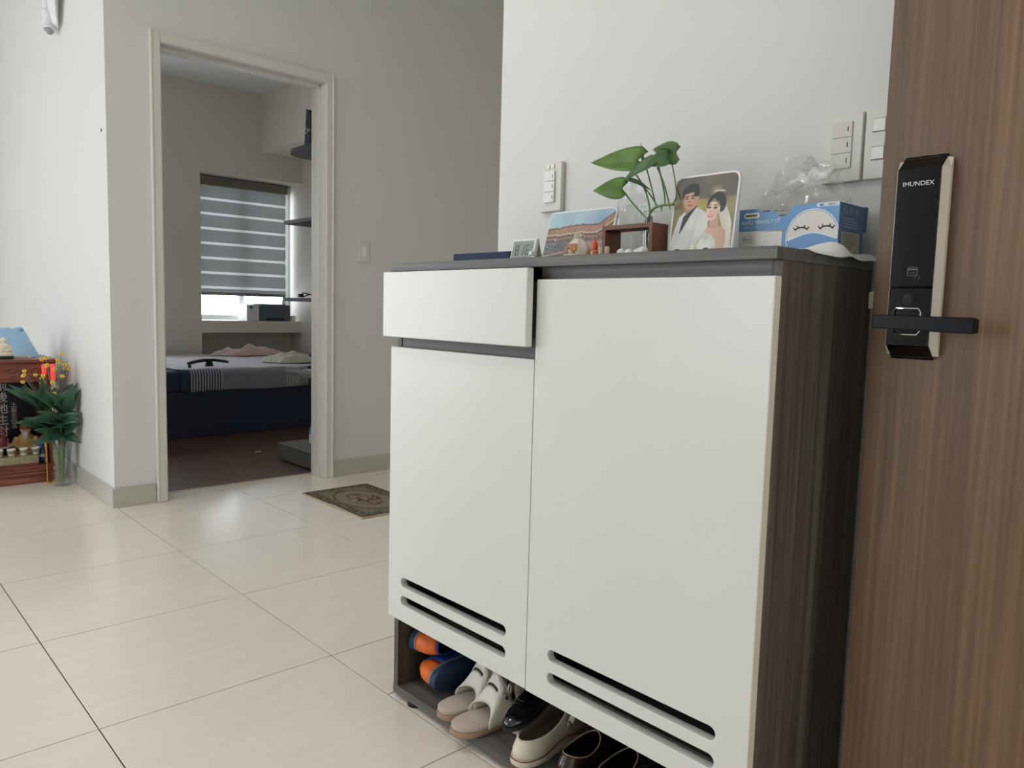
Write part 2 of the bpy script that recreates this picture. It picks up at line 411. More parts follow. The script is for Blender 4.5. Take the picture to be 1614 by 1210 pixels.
# tiles 60 x 60 cm, each its own piece, cut where they meet the walls
REG = [(-3.6, 1.40, -.45, 1.585), (-3.6, 4.5, 1.585, 3.91), (-3.6, 1.055, 3.91, 7.45), (1.285, 2.17, 3.91, 4.058)]
full = None
def tile_mesh(w, d):
    return MB().box(-w / 2, w / 2, -d / 2, d / 2, -.006, 0)
for i in range(-8, 7):
    for j in range(-6, 10):
        tx0, ty0 = 1.0604 + i * .6, 2.4723 + j * .6
        rects = []
        for (ax, bx, ay, by) in REG:
            x0, x1, y0, y1 = max(tx0, ax), min(tx0 + .6, bx), max(ty0, ay), min(ty0 + .6, by)
            if x1 - x0 > .02 and y1 - y0 > .02: rects.append([x0, x1, y0, y1])
        # one tile may straddle the first two regions: join them again
        if len(rects) == 2 and abs(rects[0][3] - rects[1][2]) < 1e-6 and rects[0][:2] == rects[1][:2]:
            rects = [[rects[0][0], rects[0][1], rects[0][2], rects[1][3]]]
        for x0, x1, y0, y1 in rects:
            g = .0017
            x0 += g; x1 -= g; y0 += g; y1 -= g
            w, d = x1 - x0, y1 - y0
            if abs(w - .5966) < 1e-4 and abs(d - .5966) < 1e-4:
                if full is None:
                    full = tile_mesh(w, d).build('tile', 'floor_tile', floor, bevel=.0004, bseg=1); o = full
                else:
                    o = full.copy(); COL.objects.link(o)
            else:
                o = tile_mesh(w, d).build('tile', 'floor_tile', floor, bevel=.0004, bseg=1)
            o.location = ((x0 + x1) / 2, (y0 + y1) / 2, 0)

bfloor = struct('floor_bedroom', MB().box(1.16, 3.80, 4.062, 7.75, -.08, 0), 'laminate')
trim0 = struct('trim_1', MB().box(1.298, 2.160, 4.048, 4.066, -.004, .005), 'threshold_stone', bevel=.002)
struct('ceiling', MB().box(-3.75, 4.65, -2.45, 7.75, CEIL, CEIL + .12), 'ceiling_paint')
struct('wall_right', MB().prism([(1.40, -.45), (1.52, -.45), (1.52, 1.465), (4.5, 1.465), (4.5, 1.585), (1.40, 1.585)], 2, 0, CEIL), 'wall_paint')
struct('wall_back', MB().box(1.055, 1.272, 3.91, 4.06, 0, CEIL).box(2.185, 4.5, 3.91, 4.06, 0, CEIL).box(1.272, 2.185, 3.91, 4.06, 2.213, CEIL), 'wall_paint')
struct('wall_left', MB().box(1.055, 1.16, 4.06, 7.45, 0, CEIL), 'wall_paint')
struct('wall_hall_end', MB().box(4.5, 4.65, 1.465, 4.06, 0, CEIL), 'wall_paint')
struct('wall_living_back', MB().box(-1.9, 1.16, 7.45, 7.6, 0, CEIL).box(-3.6, -1.9, 7.45, 7.6, 2.6, CEIL), 'wall_paint')
struct('wall_kitchen', MB().box(-3.75, -3.6, -.6, 2.45, 0, CEIL).box(-3.75, -3.6, 3.85, 7.6, 0, CEIL).box(-3.75, -3.6, 2.45, 3.85, 0, .4).box(-3.75, -3.6, 2.45, 3.85, 2.7, CEIL), 'wall_paint')
struct('wall_entry', MB().box(-3.6, .345, -.6, -.45, 0, CEIL).box(1.285, 1.52, -.6, -.45, 0, CEIL).box(.345, 1.285, -.6, -.45, 2.2, CEIL), 'wall_paint')
struct('floor_landing', MB().box(-3.75, 4.65, -2.45, -.6, -.08, -.002), 'skirting_tile')
struct('wall_landing', MB().box(-3.75, 4.65, -2.45, -2.3, 0, CEIL), 'wall_paint')
# bedroom
struct('wall_bedroom_right', MB().box(3.80, 3.95, 4.06, 7.75, 0, CEIL), 'bedroom_paint')
struct('ceiling_beam', MB().box(3.38, 3.80, 4.06, 7.35, 2.462, CEIL), 'bedroom_paint')
struct('wall_bedroom_window', MB().box(1.16, 1.3, 7.35, 7.75, 0, CEIL).box(2.2, 2.775, 7.35, 7.75, 0, CEIL).box(1.3, 2.2, 7.35, 7.75, 0, .9).box(1.3, 2.2, 7.35, 7.75, 2.2, CEIL).box(2.775, 3.80, 7.35, 7.75, 2.212, CEIL)
       .box(2.775, 3.80, 7.60, 7.75, 0, .70).box(2.775, 3.80, 7.35, 7.75, .70, .815), 'bedroom_paint')
win = struct('window_1', MB().box(2.778, 2.83, 7.62, 7.70, .818, 2.209).box(3.742, 3.797, 7.62, 7.70, .818, 2.209)
             .box(2.83, 3.742, 7.62, 7.70, .818, .868).box(2.83, 3.742, 7.62, 7.70, 2.15, 2.209), 'window_frame', bevel=.003)
MB().box(3.26, 3.31, 7.63, 7.69, .868, 2.15).build('mullion', 'window_frame', win, bevel=.003)
for x0, x1 in ((2.83, 3.26), (3.31, 3.742)):
    MB().box(x0, x1, 7.657, 7.661, .868, 2.15).build('pane', 'window_glass', win)
added_win4 = struct('added_window_4', MB().box(1.302, 1.35, 7.62, 7.70, .902, 2.198).box(2.15, 2.198, 7.62, 7.70, .902, 2.198).box(1.35, 2.15, 7.62, 7.70, .902, .95).box(1.35, 2.15, 7.62, 7.70, 2.15, 2.198), 'window_frame', bevel=.003)  # unseen second window, added to brighten the bedroom
MB().box(1.35, 2.15, 7.657, 7.661, .95, 2.15).build('pane', 'window_glass', added_win4)
bal = struct('window_2', MB().box(-3.6, -3.54, 7.48, 7.56, 0, 2.6).box(-1.96, -1.9, 7.48, 7.56, 0, 2.6).box(-3.54, -1.96, 7.48, 7.56, 2.54, 2.6).box(-3.54, -1.96, 7.48, 7.56, 0, .05), 'window_frame', bevel=.003)
MB().box(-2.78, -2.72, 7.49, 7.55, .05, 2.54).build('mullion', 'window_frame', bal, bevel=.003)
for x0, x1 in ((-3.54, -2.78), (-2.72, -1.96)):
    MB().box(x0, x1, 7.518, 7.522, .05, 2.54).build('pane', 'window_glass', bal)
added_side_win = struct('added_window_3', MB().box(-3.71, -3.64, 2.45, 2.51, .4, 2.7).box(-3.71, -3.64, 3.79, 3.85, .4, 2.7).box(-3.71, -3.64, 2.51, 3.79, .4, .46).box(-3.71, -3.64, 2.51, 3.79, 2.64, 2.7), 'window_frame', bevel=.003)  # unseen side window, added to light the cabinet front and hall
MB().box(-3.70, -3.65, 3.12, 3.18, .46, 2.64).build('mullion', 'window_frame', added_side_win, bevel=.003)
for y0, y1 in ((2.51, 3.12), (3.18, 3.79)):
    MB().box(-3.677, -3.673, y0, y1, .46, 2.64).build('pane', 'window_glass', added_side_win)

# bedroom door casing
casing = empty('trim_2', (0, 0, 0), kind='structure')
def casing_profile(side):          # cross-section of the architrave in x-y, x measured away from the opening
    return [(0, 0), (0, -.012), (.004, -.016), (.036, -.016), (.040, -.02), (.047, -.02), (.050, -.016), (.050, 0)]
for sgn, xin in ((-1, 1.294), (1, 2.163)):
    pr = [(xin + sgn * a, 3.908 + b) for a, b in casing_profile(0)]
    MB().prism(pr, 2, 0.002, 2.248).build('architrave', 'trim_paint', casing, bevel=.0015, bseg=1)
    # jamb with a stepped stop
    a, b = sorted((xin - sgn * .003, xin + sgn * .017)); MB().box(a, b, 3.9, 4.06, .002, 2.197).build('jamb', 'trim_paint', casing, bevel=.001, bseg=1)
    a, b = sorted((xin - sgn * .012, xin - sgn * .001)); MB().box(a, b, 3.955, 3.995, .002, 2.19).build('door_stop', 'trim_paint', casing, bevel=.002, bseg=1)
    a, b = sorted((xin - sgn * .007, xin - sgn * .001)); MB().box(a, b, 3.917, 3.930, .002, 2.193).build('seal_strip', 'trim_paint', casing, bevel=.001, bseg=1)
pr = [(3.908 + b, 2.199 + a) for a, b in casing_profile(0)]
MB().prism(pr, 0, 1.2935, 2.1635).build('architrave', 'trim_paint', casing, bevel=.0015, bseg=1)
MB().box(1.297, 2.160, 3.9, 4.06, 2.197, 2.212).build('jamb', 'trim_paint', casing, bevel=.001, bseg=1)
MB().box(1.306, 2.151, 3.955, 3.995, 2.182, 2.198).build('door_stop', 'trim_paint', casing, bevel=.002, bseg=1)

# skirting of pale grey tile, piece by piece
def skirting(name, segs):
    e = empty(name, kind='structure')
    for (x0, x1, y0, y1) in segs:
        MB().box(x0, x1, y0, y1, .001, .095).build('skirting_tile', 'skirting_tile', e, bevel=.001, bseg=1)
skirting('baseboard_back', [(1.043, 1.24, 3.898, 3.9095)] + [(a, min(a + .598, 4.49), 3.898, 3.9095) for a in [2.212 + .6 * k for k in range(4)]])
skirting('baseboard_left', [(1.043, 1.0545, a, min(a + .598, 7.44)) for a in [3.911 + .6 * k for k in range(6)]])
skirting('baseboard_entry', [(a, min(a + .598, .33), -.4495, -.438) for a in [-3.59 + .6 * k for k in range(7)]])

# unseen round ceiling lamp, added to brighten the hall floor
cl = empty('added_ceiling_lamp', (.05, 2.1, CEIL), (0, 0, 0), 'added unseen ceiling lamp brightening the entrance hall', 'lamp')
MB().lathe([(.27, -.0005), (.27, -.03), (.255, -.035)], seg=40).build('rim', 'switch_plastic', cl, smooth=True)
MB().lathe([(.252, -.034), (.22, -.060), (.12, -.078), (.0005, -.082)], seg=40).build('diffuser', 'added_lamp_diffuser', cl, smooth=True)
_l = bpy.data.lights.new('added_lamp_light', 'AREA'); _l.shape = 'DISK'; _l.size = .48; _l.energy = ADDED_LAMP_W; _l.color = (1, .97, .93)
_lo = bpy.data.objects.new('added_lamp_light', _l); COL.objects.link(_lo); _lo.location = (.05, 2.1, CEIL - .09)

# ------------------------------------------------------------------ front door with the digital lock
door = struct('door_1', MB().box(1.229, 1.269, -.40, .505, .008, 2.19), 'door_wood', bevel=.0015, bseg=1)
lockm = Matrix.Translation((1.229, .4400, 1.0810)) @ Matrix.Rotation(-pi / 2, 4, 'Z')
def at_lock(o):
    o.matrix_local = lockm; return o
# lock local axes: x right, y into the door, z up
W2, H2, D = .0365, .150, .030
lock_body = MB()
lock_body.prism([(0, -H2 + .004), (-.008, -H2 + .003), (-.021, -H2 + .017), (-.021, H2 - .017), (-.008, H2 - .003), (0, H2 - .004)], 0, -W2 + .0065, W2 - .0065)
lb = at_lock(lock_body.build('lock_body', 'black_plastic', door, bevel=.0012)); lb['label'] = 'black digital lock body'
for s in (-1, 1):
    x0, x1 = s * (W2 + .0005), s * (W2 - .007)
    # silver side rail: outer wall and a slanted face towards the black front
    n = MB(); ys, zs = (0, -.013, -.024), None
    def ring(z, k): return [(x0, -.004, z), (x0, -.013 * k, z), (x1, -.0285 * k, z), (x1, -.004, z)]
    rings = [ring(-H2 + .006, .35), ring(-H2 + .022, 1), ring(H2 - .022, 1), ring(H2 - .006, .35)]
    vs = [p for r in rings for p in r]; fs = []
    for q in range(3): fs += [(q * 4 + a, q * 4 + (a + 1) % 4, q * 4 + 4 + (a + 1) % 4, q * 4 + 4 + a) for a in range(4)]
    fs += [(0, 1, 2, 3), (12, 13, 14, 15)]
    n.add(vs, fs); n.build('silver_rail', 'silver', lb, bevel=.0008, bseg=1)['label'] = 'silver bevelled side rail'
front = MB(); W3 = W2 - .0068
front.prism([(-.004, -H2), (-.030, -H2 + .022), (-.030, -.045), (-.0285, -.0445), (-.0285, -.0436), (-.030, -.043), (-.030, H2 - .022), (-.004, H2), ], 0, -W3, W3)
front.build('front_panel', 'black_gloss', lb, bevel=.0008, bseg=1)['label'] = 'glossy black glass front'
text('IMUNDEX', .0092, 'lock_white', lb, (0.000, -.0302, .106), sx=1.05)
# card symbol: outline, stripe, small word, and the waves beside it
cs = MB()
for a, b, c, d in ((-.010, .004, -.0008, 0), (-.010, .004, -.0128, -.0120), (-.010, -.0092, -.0128, 0), (.0032, .004, -.0128, 0), (-.0092, .0032, -.0044, -.0024)):
    cs.box(a + .004, b + .004, -.0304, -.0300, c - .014, d - .014)
cs.build('card_symbol', 'lock_grey', lb)
text('CARD', .0030, 'lock_grey', lb, (.001, -.0302, -.0228))
sm = MB()
for k, r in enumerate((.002, .0035)):
    sm.tube([(.004 + k * .004 + r * cos(t), -.0302, -.029 + r * sin(t)) for t in [radians(-70 + 14 * q) for q in range(11)]], .0004, 5)
sm.build('wave_mark', 'lock_grey', lb)
MB().lathe([(.0002, 0), (.008, .0006), (.0102, 0.0001), (.0102, -.001)], (0, 0, 0), 20).build('fingerprint_pad', 'lever_black', lb, smooth=True).matrix_local = Matrix.Translation((-.001, -.0300, -.062)) @ Matrix.Rotation(pi / 2, 4, 'X')
# chrome ring that carries the lever
lv = at_lock(MB().box(-.017, .014, -.052, -.02, -.101, -.087).build('lever_hub', 'lever_black', door, bevel=.002))
rg = MB(); path = [(-.0205, -.079), (-.0170, -.0745), (.0130, -.0745), (.0165, -.079), (.0165, -.1075), (.0130, -.112), (-.0170, -.112), (-.0205, -.1075)]
rg.tube([(x, -.0312, z) for x, z in path + path[:2]], .0014, 6, caps=False)
rg.build('chrome_ring', 'chrome', lb, smooth=True)['label'] = 'thin chrome ring'
le = MB(); le.prism([(-.0395, -.1040), (-.0395, -.0838), (.0955, -.0860), (.0968, -.0875), (.0960, -.1075), (.0945, -.1085)], 1, -.060, -.050)
le.prism([(.083, -.1083), (.0965, -.1075), (.0968, -.0875), (.083, -.0858)], 1, -.052, -.040)
at_lock(le.build('lever', 'lever_black', door, bevel=.0015))['label'] = 'flat black lever handle'
lt = MB().box(1.238, 1.256, .5045, .516, 1.006, 1.032).build('latch_bolt', 'steel', door, bevel=.001)
MB().box(1.236, 1.262, .5045, .5065, .93, 1.10).build('strike_face', 'steel', door)
for z in (.25, 1.1, 1.95):
    MB().tube([(1.273, -.4, z - .05), (1.273, -.4, z + .05)], .007, 10).build('hinge', 'steel', door, smooth=True)

# ------------------------------------------------------------------ switch plates
def plate(name, loc, rot, w, h, d, label, keys, parts='keys', grp=None):
    e = empty(name, loc, rot, label, 'light switch')
    MB().box(-w / 2, w / 2, -d, 0, -h / 2, h / 2).build('cover_plate', 'switch_plastic', e, bevel=.0022)
    return e
p1 = plate('light_switch', (1.3995, 1.377, 1.297), FACE_X, .072, .120, .013, 'white three-key wall switch above the picture of the palace', 3)
for k in range(3):
    q = MB().box(-.018, .016, -.0185, -.0132, -.0385 + k * .026 + .0006, -.0385 + (k + 1) * .026 - .0006).build('key', 'switch_white', p1, bevel=.0008)
    MB().box(.0105, .0120, -.0189, -.0185, -.030 + k * .026, -.022 + k * .026).build('mark', 'mark_dark', q)
for a in (-.012, .003):
    MB().box(a, a + .010, -.0165, -.013, .0435, .054).build('indicator_cap', 'switch_white', p1, bevel=.0008)
p2 = plate('light_switch', (1.3995, .645, 1.294), FACE_X, .072, .120, .010, 'wide three-key wall switch half behind the clear plastic bag', 3)
for k in range(3):
    q = MB().box(-.019, .018, -.0122, -.0102, -.0365 + k * .0275 + .0005, -.0365 + (k + 1) * .0275 - .0005).build('key', 'switch_key', p2, bevel=.0006)
    MB().box(.0095, .0112, -.0126, -.0122, -.0265 + k * .0275, -.0180 + k * .0275).build('mark', 'mark_dark', q)
p3 = plate('light_switch', (1.3995, .5655, 1.294), FACE_X, .079, .120, .010, 'wall switch with separate square keys, cut off by the front door', 4)
for z in (-.016, .032):
    for x in (-.0265, .006):
        fr = MB().box(x, x + .0225, -.0108, -.0100, z - .0115, z + .0115).build('key_recess', 'mark_dark', p3)
        MB().box(x + .0006, x + .0219, -.0125, -.0101, z - .0107, z + .0107).build('key', 'switch_white', p3, bevel=.0008)
p4 = plate('light_switch', (2.4115, 3.9095, 1.304), (0, 0, 0), .07, .118, .010, 'small white wall switch beside the bedroom door', 1)
MB().box(-.013, .013, -.0145, -.0102, -.026, .026).build('key', 'switch_white', p4, bevel=.001)

# wall plug hole and the taped pipe end on the living-room wall
t = empty('wall_plug', (1.0545, 3.983, 1.768), FACE_X, 'tiny brown plug hole in the bright wall near its corner', 'wall plug')
MB().lathe([(.0075, 0), (.0075, .002), (.0045, .0025), (.004, .0005)], seg=14).build('sleeve', 'plug_brown', t, smooth=True).rotation_euler = (pi / 2, 0, 0)
MB().lathe([(.0038, .0004), (.0001, .0005)], seg=10).build('hole', 'mark_dark', t).rotation_euler = (pi / 2, 0, 0)
pe = empty('pipe_stub', (1.012, 4.715, 2.37), (0, 0, 0), 'white taped pipe end hanging down high on the bright wall', 'pipe')
pts = [(.002 * sin(k * 1.7), .004 * sin(k * .9), .012 * k + .006) for k in range(26)] + [(.012, 0, .335), (.03, 0, .352), (.042, 0, .356)]
MB().tube(pts, [.030 + .0018 * (k % 2) for k in range(len(pts))], 16).build('taped_pipe', 'tape_white', pe, smooth=True)
for k in (1, 4, 8, 12, 15, 17):
    MB().tube([(0, 0, .012 * k), (.002, .003, .012 * k + .010)], [.0345, .0335], 16).build('tape_wrap', 'tape_white', pe, smooth=True)
MB().tube([(0, 0, .010), (.002, -.004, -.012)], [.026, .012], 12).build('pipe_end', 'foam_grey', pe, smooth=True)
def tail(u, v):
    return (.006 + .018 * u - .02 * sin(pi * v), -.030 - .15 * u * (.3 + .7 * v), .03 + .25 * v - .02 * u)
MB().grid(tail, 8, 10).build('pale_sheet', 'tape_white', pe, smooth=True, solid=.002)  # pale curved sheet beside the pipe

# ------------------------------------------------------------------ shoe cabinet
cab = empty('shoe_cabinet', (1.22, 1.074, 0), (0, 0, 0), 'white and grey-wood shoe cabinet standing against the wall', 'cabinet')
CO = Vector((1.22, 1.074, 0))
def cpart(name, mb, mat, parent=None, **k):
    mb.v = [(x - CO.x, y - CO.y, z - CO.z) for x, y, z in mb.v]
    return mb.build(name, mat, parent or cab, **k)
Y0, Y1, XB = .574, 1.574, 1.386
cpart('side_panel', MB().box(1.070, XB, Y0, Y0 + .018, .012, 1.074), 'cabinet_wood_v', bevel=.0008, bseg=1)
cpart('side_panel', MB().box(1.070, XB, Y1 - .018, Y1, .012, 1.074), 'cabinet_wood_v', bevel=.0008, bseg=1)
cpart('top_panel', MB().box(1.050, XB, Y0 - .001, Y1 + .004, 1.074, 1.093), 'cabinet_wood_h', bevel=.0008, bseg=1)
cpart('bottom_panel', MB().box(1.070, XB, Y0 + .018, Y1 - .018, .012, .032), 'cabinet_wood_h', bevel=.0008, bseg=1)
cpart('plinth_edge', MB().box(1.0685, 1.0705, Y0 + .0005, Y1 - .0005, .011, .0325), 'cabinet_wood_h')
cpart('back_panel', MB().box(XB - .008, XB - .0005, Y0 + .018, Y1 - .018, .032, 1.074), 'cabinet_wood_v')
cpart('divider', MB().box(1.075, XB - .008, 1.065, 1.083, .24, 1.074), 'cabinet_wood_v')
cpart('shelf', MB().box(1.10, XB - .008, Y0 + .018, Y1 - .018, .222, .24), 'cabinet_wood_h')
for z in (.52, .78): cpart('shelf', MB().box(1.10, XB - .008, Y0 + .018, Y1 - .018, z, z + .018), 'cabinet_wood_h')
cpart('rail', MB().box(1.072, 1.09, Y0 + .018, 1.065, 1.005, 1.074), 'cabinet_wood_h')
cpart('rail', MB().box(1.072, 1.09, 1.083, Y1 - .018, .86, .96), 'cabinet_wood_h')
for (y, x) in ((Y0 + .07, 1.10), (Y1 - .075, 1.085), (Y0 + .07, 1.35), (Y1 - .075, 1.35)):
    cpart('foot', MB().lathe([(.02, 0), (.02, .008), (.016, .0119)], (x, y, 0), 16), 'rubber_black', smooth=True)
def holed_panel(x0, x1, outer, slots):
    """a flat board in the y-z plane with real rounded slots cut through it"""
    bm = bmesh.new(); loops = []
    def loop(pts):
        vs = [bm.verts.new((x0, y, z)) for y, z in pts]
        for i in range(len(vs)): bm.edges.new((vs[i], vs[(i + 1) % len(vs)]))
    y0, y1, z0, z1 = outer
    loop([(y0, z0), (y1, z0), (y1, z1), (y0, z1)])
    for (a, b, zc, r) in slots:
        p = [(a + r + r * cos(t), zc + r * sin(t)) for t in [radians(90 + 18 * k) for k in range(11)]]
        p += [(b - r + r * cos(t), zc + r * sin(t)) for t in [radians(-90 + 18 * k) for k in range(11)]]
        loop(p)
    bmesh.ops.triangle_fill(bm, use_beauty=True, use_dissolve=False, edges=bm.edges[:])
    ext = bmesh.ops.extrude_face_region(bm, geom=bm.faces[:])
    for v in [g for g in ext['geom'] if isinstance(g, bmesh.types.BMVert)]: v.co.x = x1
    bmesh.ops.recalc_face_normals(bm, faces=bm.faces)
    m = MB(); bm.verts.index_update()
    m.add([tuple(v.co) for v in bm.verts], [tuple(v.index for v in f.verts) for f in bm.faces]); bm.free()
    return m
d1 = cpart('cabinet_door', holed_panel(1.050, 1.068, (1.0735, 1.572, .220, .894), [(1.135, 1.519, .3195, .012), (1.135, 1.519, .2735, .012)]), 'white_lacquer', bevel=.001, bseg=2, angle=60)
d2 = cpart('cabinet_door', holed_panel(1.050, 1.068, (.574, 1.0715, .218, 1.0495), [(.632, 1.012, .3155, .012), (.632, 1.012, .2685, .012)]), 'white_lacquer', bevel=.001, bseg=2, angle=60)
cpart('edge_band', MB().box(1.0505, 1.0675, .5732, .5741, .219, 1.0485), 'white_edge', d2)
dr = cpart('drawer', MB().box(1.026, 1.044, 1.0745, 1.573, .9185, 1.0715), 'white_lacquer', bevel=.002)
cpart('drawer_side', MB().box(1.044, 1.34, 1.090, 1.102, .935, 1.045), 'cabinet_wood_h', dr)
cpart('drawer_side', MB().box(1.044, 1.34, 1.540, 1.552, .935, 1.045), 'cabinet_wood_h', dr)
cpart('drawer_base', MB().box(1.044, 1.34, 1.102, 1.540, .935, .941), 'cabinet_wood_h', dr)
for p, z in ((d1, .50), (d1, .82), (d2, .40), (d2, .95)):
    yy = 1.53 if p is d1 else .61
    cpart('hinge', MB().box(1.068, 1.098, yy - .02, yy + .02, z - .012, z + .012), 'steel', p)

# ------------------------------------------------------------------ shoes in the open bottom of the cabinet
ZF = .0325
def outline(th, L, wb, wf, toe=.5, point=0.0):
    """sole outline; th=0 toe (+x), th=pi heel; origin at the middle"""
    c, s_ = cos(th), sin(th)
    t = (c + 1) / 2                       # 0 heel .. 1 toe
    x = (abs(c) ** .85) * (1 if c > 0 else -1) * L / 2
    w = wb + (wf - wb) * (3 * t * t - 2 * t ** 3)
    waist = 1 - .16 * exp(-((t - .42) / .16) ** 2)
    y = (abs(s_) ** (.75 + point * t)) * (1 if s_ > 0 else -1) * w / 2 * waist
    return x, y
NTH = 36
def loft_shoe(L, wb, wf, zs, open_c, open_l, open_w, heel_h, front_h, point=0.0, bulge=.7, wallp=1.5, rows=9, keep=None):
    """upper lofted from the sole outline to the ankle opening; keep(th, s) picks the faces of one part"""
    m = MB()
    def P(i, j):
        th = 2 * pi * i / NTH; s = j / rows
        ox, oy = outline(th, L * .985, wb * .97, wf * .97, point=point)
        px, py = open_c + open_l / 2 * cos(th), open_w / 2 * sin(th)
        tt = (cos(th) + 1) / 2
        zt = heel_h + (front_h - heel_h) * tt - .012 * sin(th) ** 2
        e = s ** wallp
        bl = 1 + .05 * sin(pi * s)
        return ((ox * bl * (1 - e) + px * e), (oy * bl * (1 - e) + py * e), zs + (zt - zs) * s ** bulge)
    vs = [P(i, j) for i in range(NTH) for j in range(rows + 1)]
    fs = []
    for i in range(NTH):
        for j in range(rows):
            if keep and not keep(2 * pi * (i + .5) / NTH, (j + .5) / rows): continue
            k = (i + 1) % NTH
            fs.append((i * (rows + 1) + j, k * (rows + 1) + j, k * (rows + 1) + j + 1, i * (rows + 1) + j + 1))
    used = sorted({q for f in fs for q in f}); mp = {q: n for n, q in enumerate(used)}
    return m.add([vs[q] for q in used], [tuple(mp[q] for q in f) for f in fs])
def lining(L, wb, wf, zin, open_c, open_l, open_w, heel_h, front_h, point=0.0):
    m = MB(); R = 6
    def P(i, j):
        th = 2 * pi * i / NTH; s = j / R
        ox, oy = outline(th, L * .9, wb * .84, wf * .84, point=point)
        tt = (cos(th) + 1) / 2; zt = heel_h + (front_h - heel_h) * tt - .012 * sin(th) ** 2 - .0015
        px, py = open_c + open_l / 2 * cos(th) * .965, open_w / 2 * sin(th) * .93
        ox = min(ox, open_c + open_l * .75)
        e = s ** .6
        return (px * (1 - e) + ox * e, py * (1 - e) + oy * e, zt + (zin - zt) * s)
    vs = [P(i, j) for i in range(NTH) for j in range(R + 1)]
    fs = [(i * (R + 1) + j, ((i + 1) % NTH) * (R + 1) + j, ((i + 1) % NTH) * (R + 1) + j + 1, i * (R + 1) + j + 1) for i in range(NTH) for j in range(R)]
    fs.append(tuple(i * (R + 1) + R for i in range(NTH)))
    return m.add(vs, fs)
def rim(open_c, open_l, open_w, heel_h, front_h, r, a0=0, a1=2 * pi):
    pts = []
    for i in range(NTH + 1):
        th = a0 + (a1 - a0) * i / NTH; tt = (cos(th) + 1) / 2
        pts.append((open_c + open_l / 2 * cos(th), open_w / 2 * sin(th), heel_h + (front_h - heel_h) * tt - .012 * sin(th) ** 2))
    return MB().tube(pts, r, 6, caps=False)
def sole(L, wb, wf, z0, z1, point=0.0, heel_raise=0, flare=1.03, rocker=.0):
    m = MB(); n = NTH
    rings = []
    for z, k in ((z0, .97), (z0 + .25 * (z1 - z0), flare), (z1 - .1 * (z1 - z0), flare), (z1, .985)):
        r = []
        for i in range(n):
            x, y = outline(2 * pi * i / n, L, wb, wf, point=point)
            zz = z + rocker * max(0, x / (L / 2) - .45) ** 2
            r.append((x * (1 + (k - 1) * .5), y * k, zz))
        rings.append(r)
    vs = [p for r in rings for p in r]
    fs = [tuple(range(n))[::-1], tuple(range(3 * n, 4 * n))]
    for q in range(3): fs += [(q * n + i, q * n + (i + 1) % n, (q + 1) * n + (i + 1) % n, (q + 1) * n + i) for i in range(n)]
    return m.add(vs, fs)

def near_heel(w): return lambda th, s: abs(th - pi) < w * (1 - .25 * s)
# --- orange and blue sneakers lying on their sides, heels outwards
def sneaker(loc, rot, label):
    e = empty('sneaker', loc, rot, label, 'shoe', 'orange and blue sneakers in the cabinet')
    a = dict(L=.25, wb=.074, wf=.092, zs=.022, open_c=-.055, open_l=.10, open_w=.054, heel_h=.094, front_h=.082)
    MB.build(sole(.255, .078, .096, 0, .02, rocker=.02), 'sole', 'shoe_navy', e, smooth=True, angle=50)
    MB.build(sole(.252, .080, .097, .0201, .026, flare=1.01, rocker=.02), 'sole_edge', 'shoe_grey_edge', e, smooth=True, angle=50)
    k = near_heel(.95)
    loft_shoe(keep=lambda th, s: not (k(th, s) and s < .93), **a).build('upper', 'shoe_blue', e, smooth=True, solid=.0015)
    loft_shoe(keep=lambda th, s: k(th, s) and s < .93, **a).build('heel_patch', 'shoe_orange', e, smooth=True, solid=.0030)
    lining(.25, .074, .092, .03, -.055, .10, .054, .094, .082).build('lining', 'shoe_navy', e, smooth=True)
    for q in range(5):
        x = -.005 + q * .015; z = .082 - q * .008
        MB().tube([(x, -.026, z - .006), (x + .004, 0, z + .004), (x, .026, z - .006)], .0022, 6).build('lace', 'shoe_grey_edge', e, smooth=True)
    return e
# toe points into the cabinet (+x world); rolled on the side
sneaker((1.2175, 1.426, ZF + .044), (radians(-90 + 3), 0, radians(-2)), 'orange-heeled sneaker on its side, lower one of the pair, sole to the right')
sneaker((1.2195, 1.546, ZF + .113), (radians(90 - 4), 0, radians(1)), 'orange-heeled blue sneaker on its side, upper one of the pair')

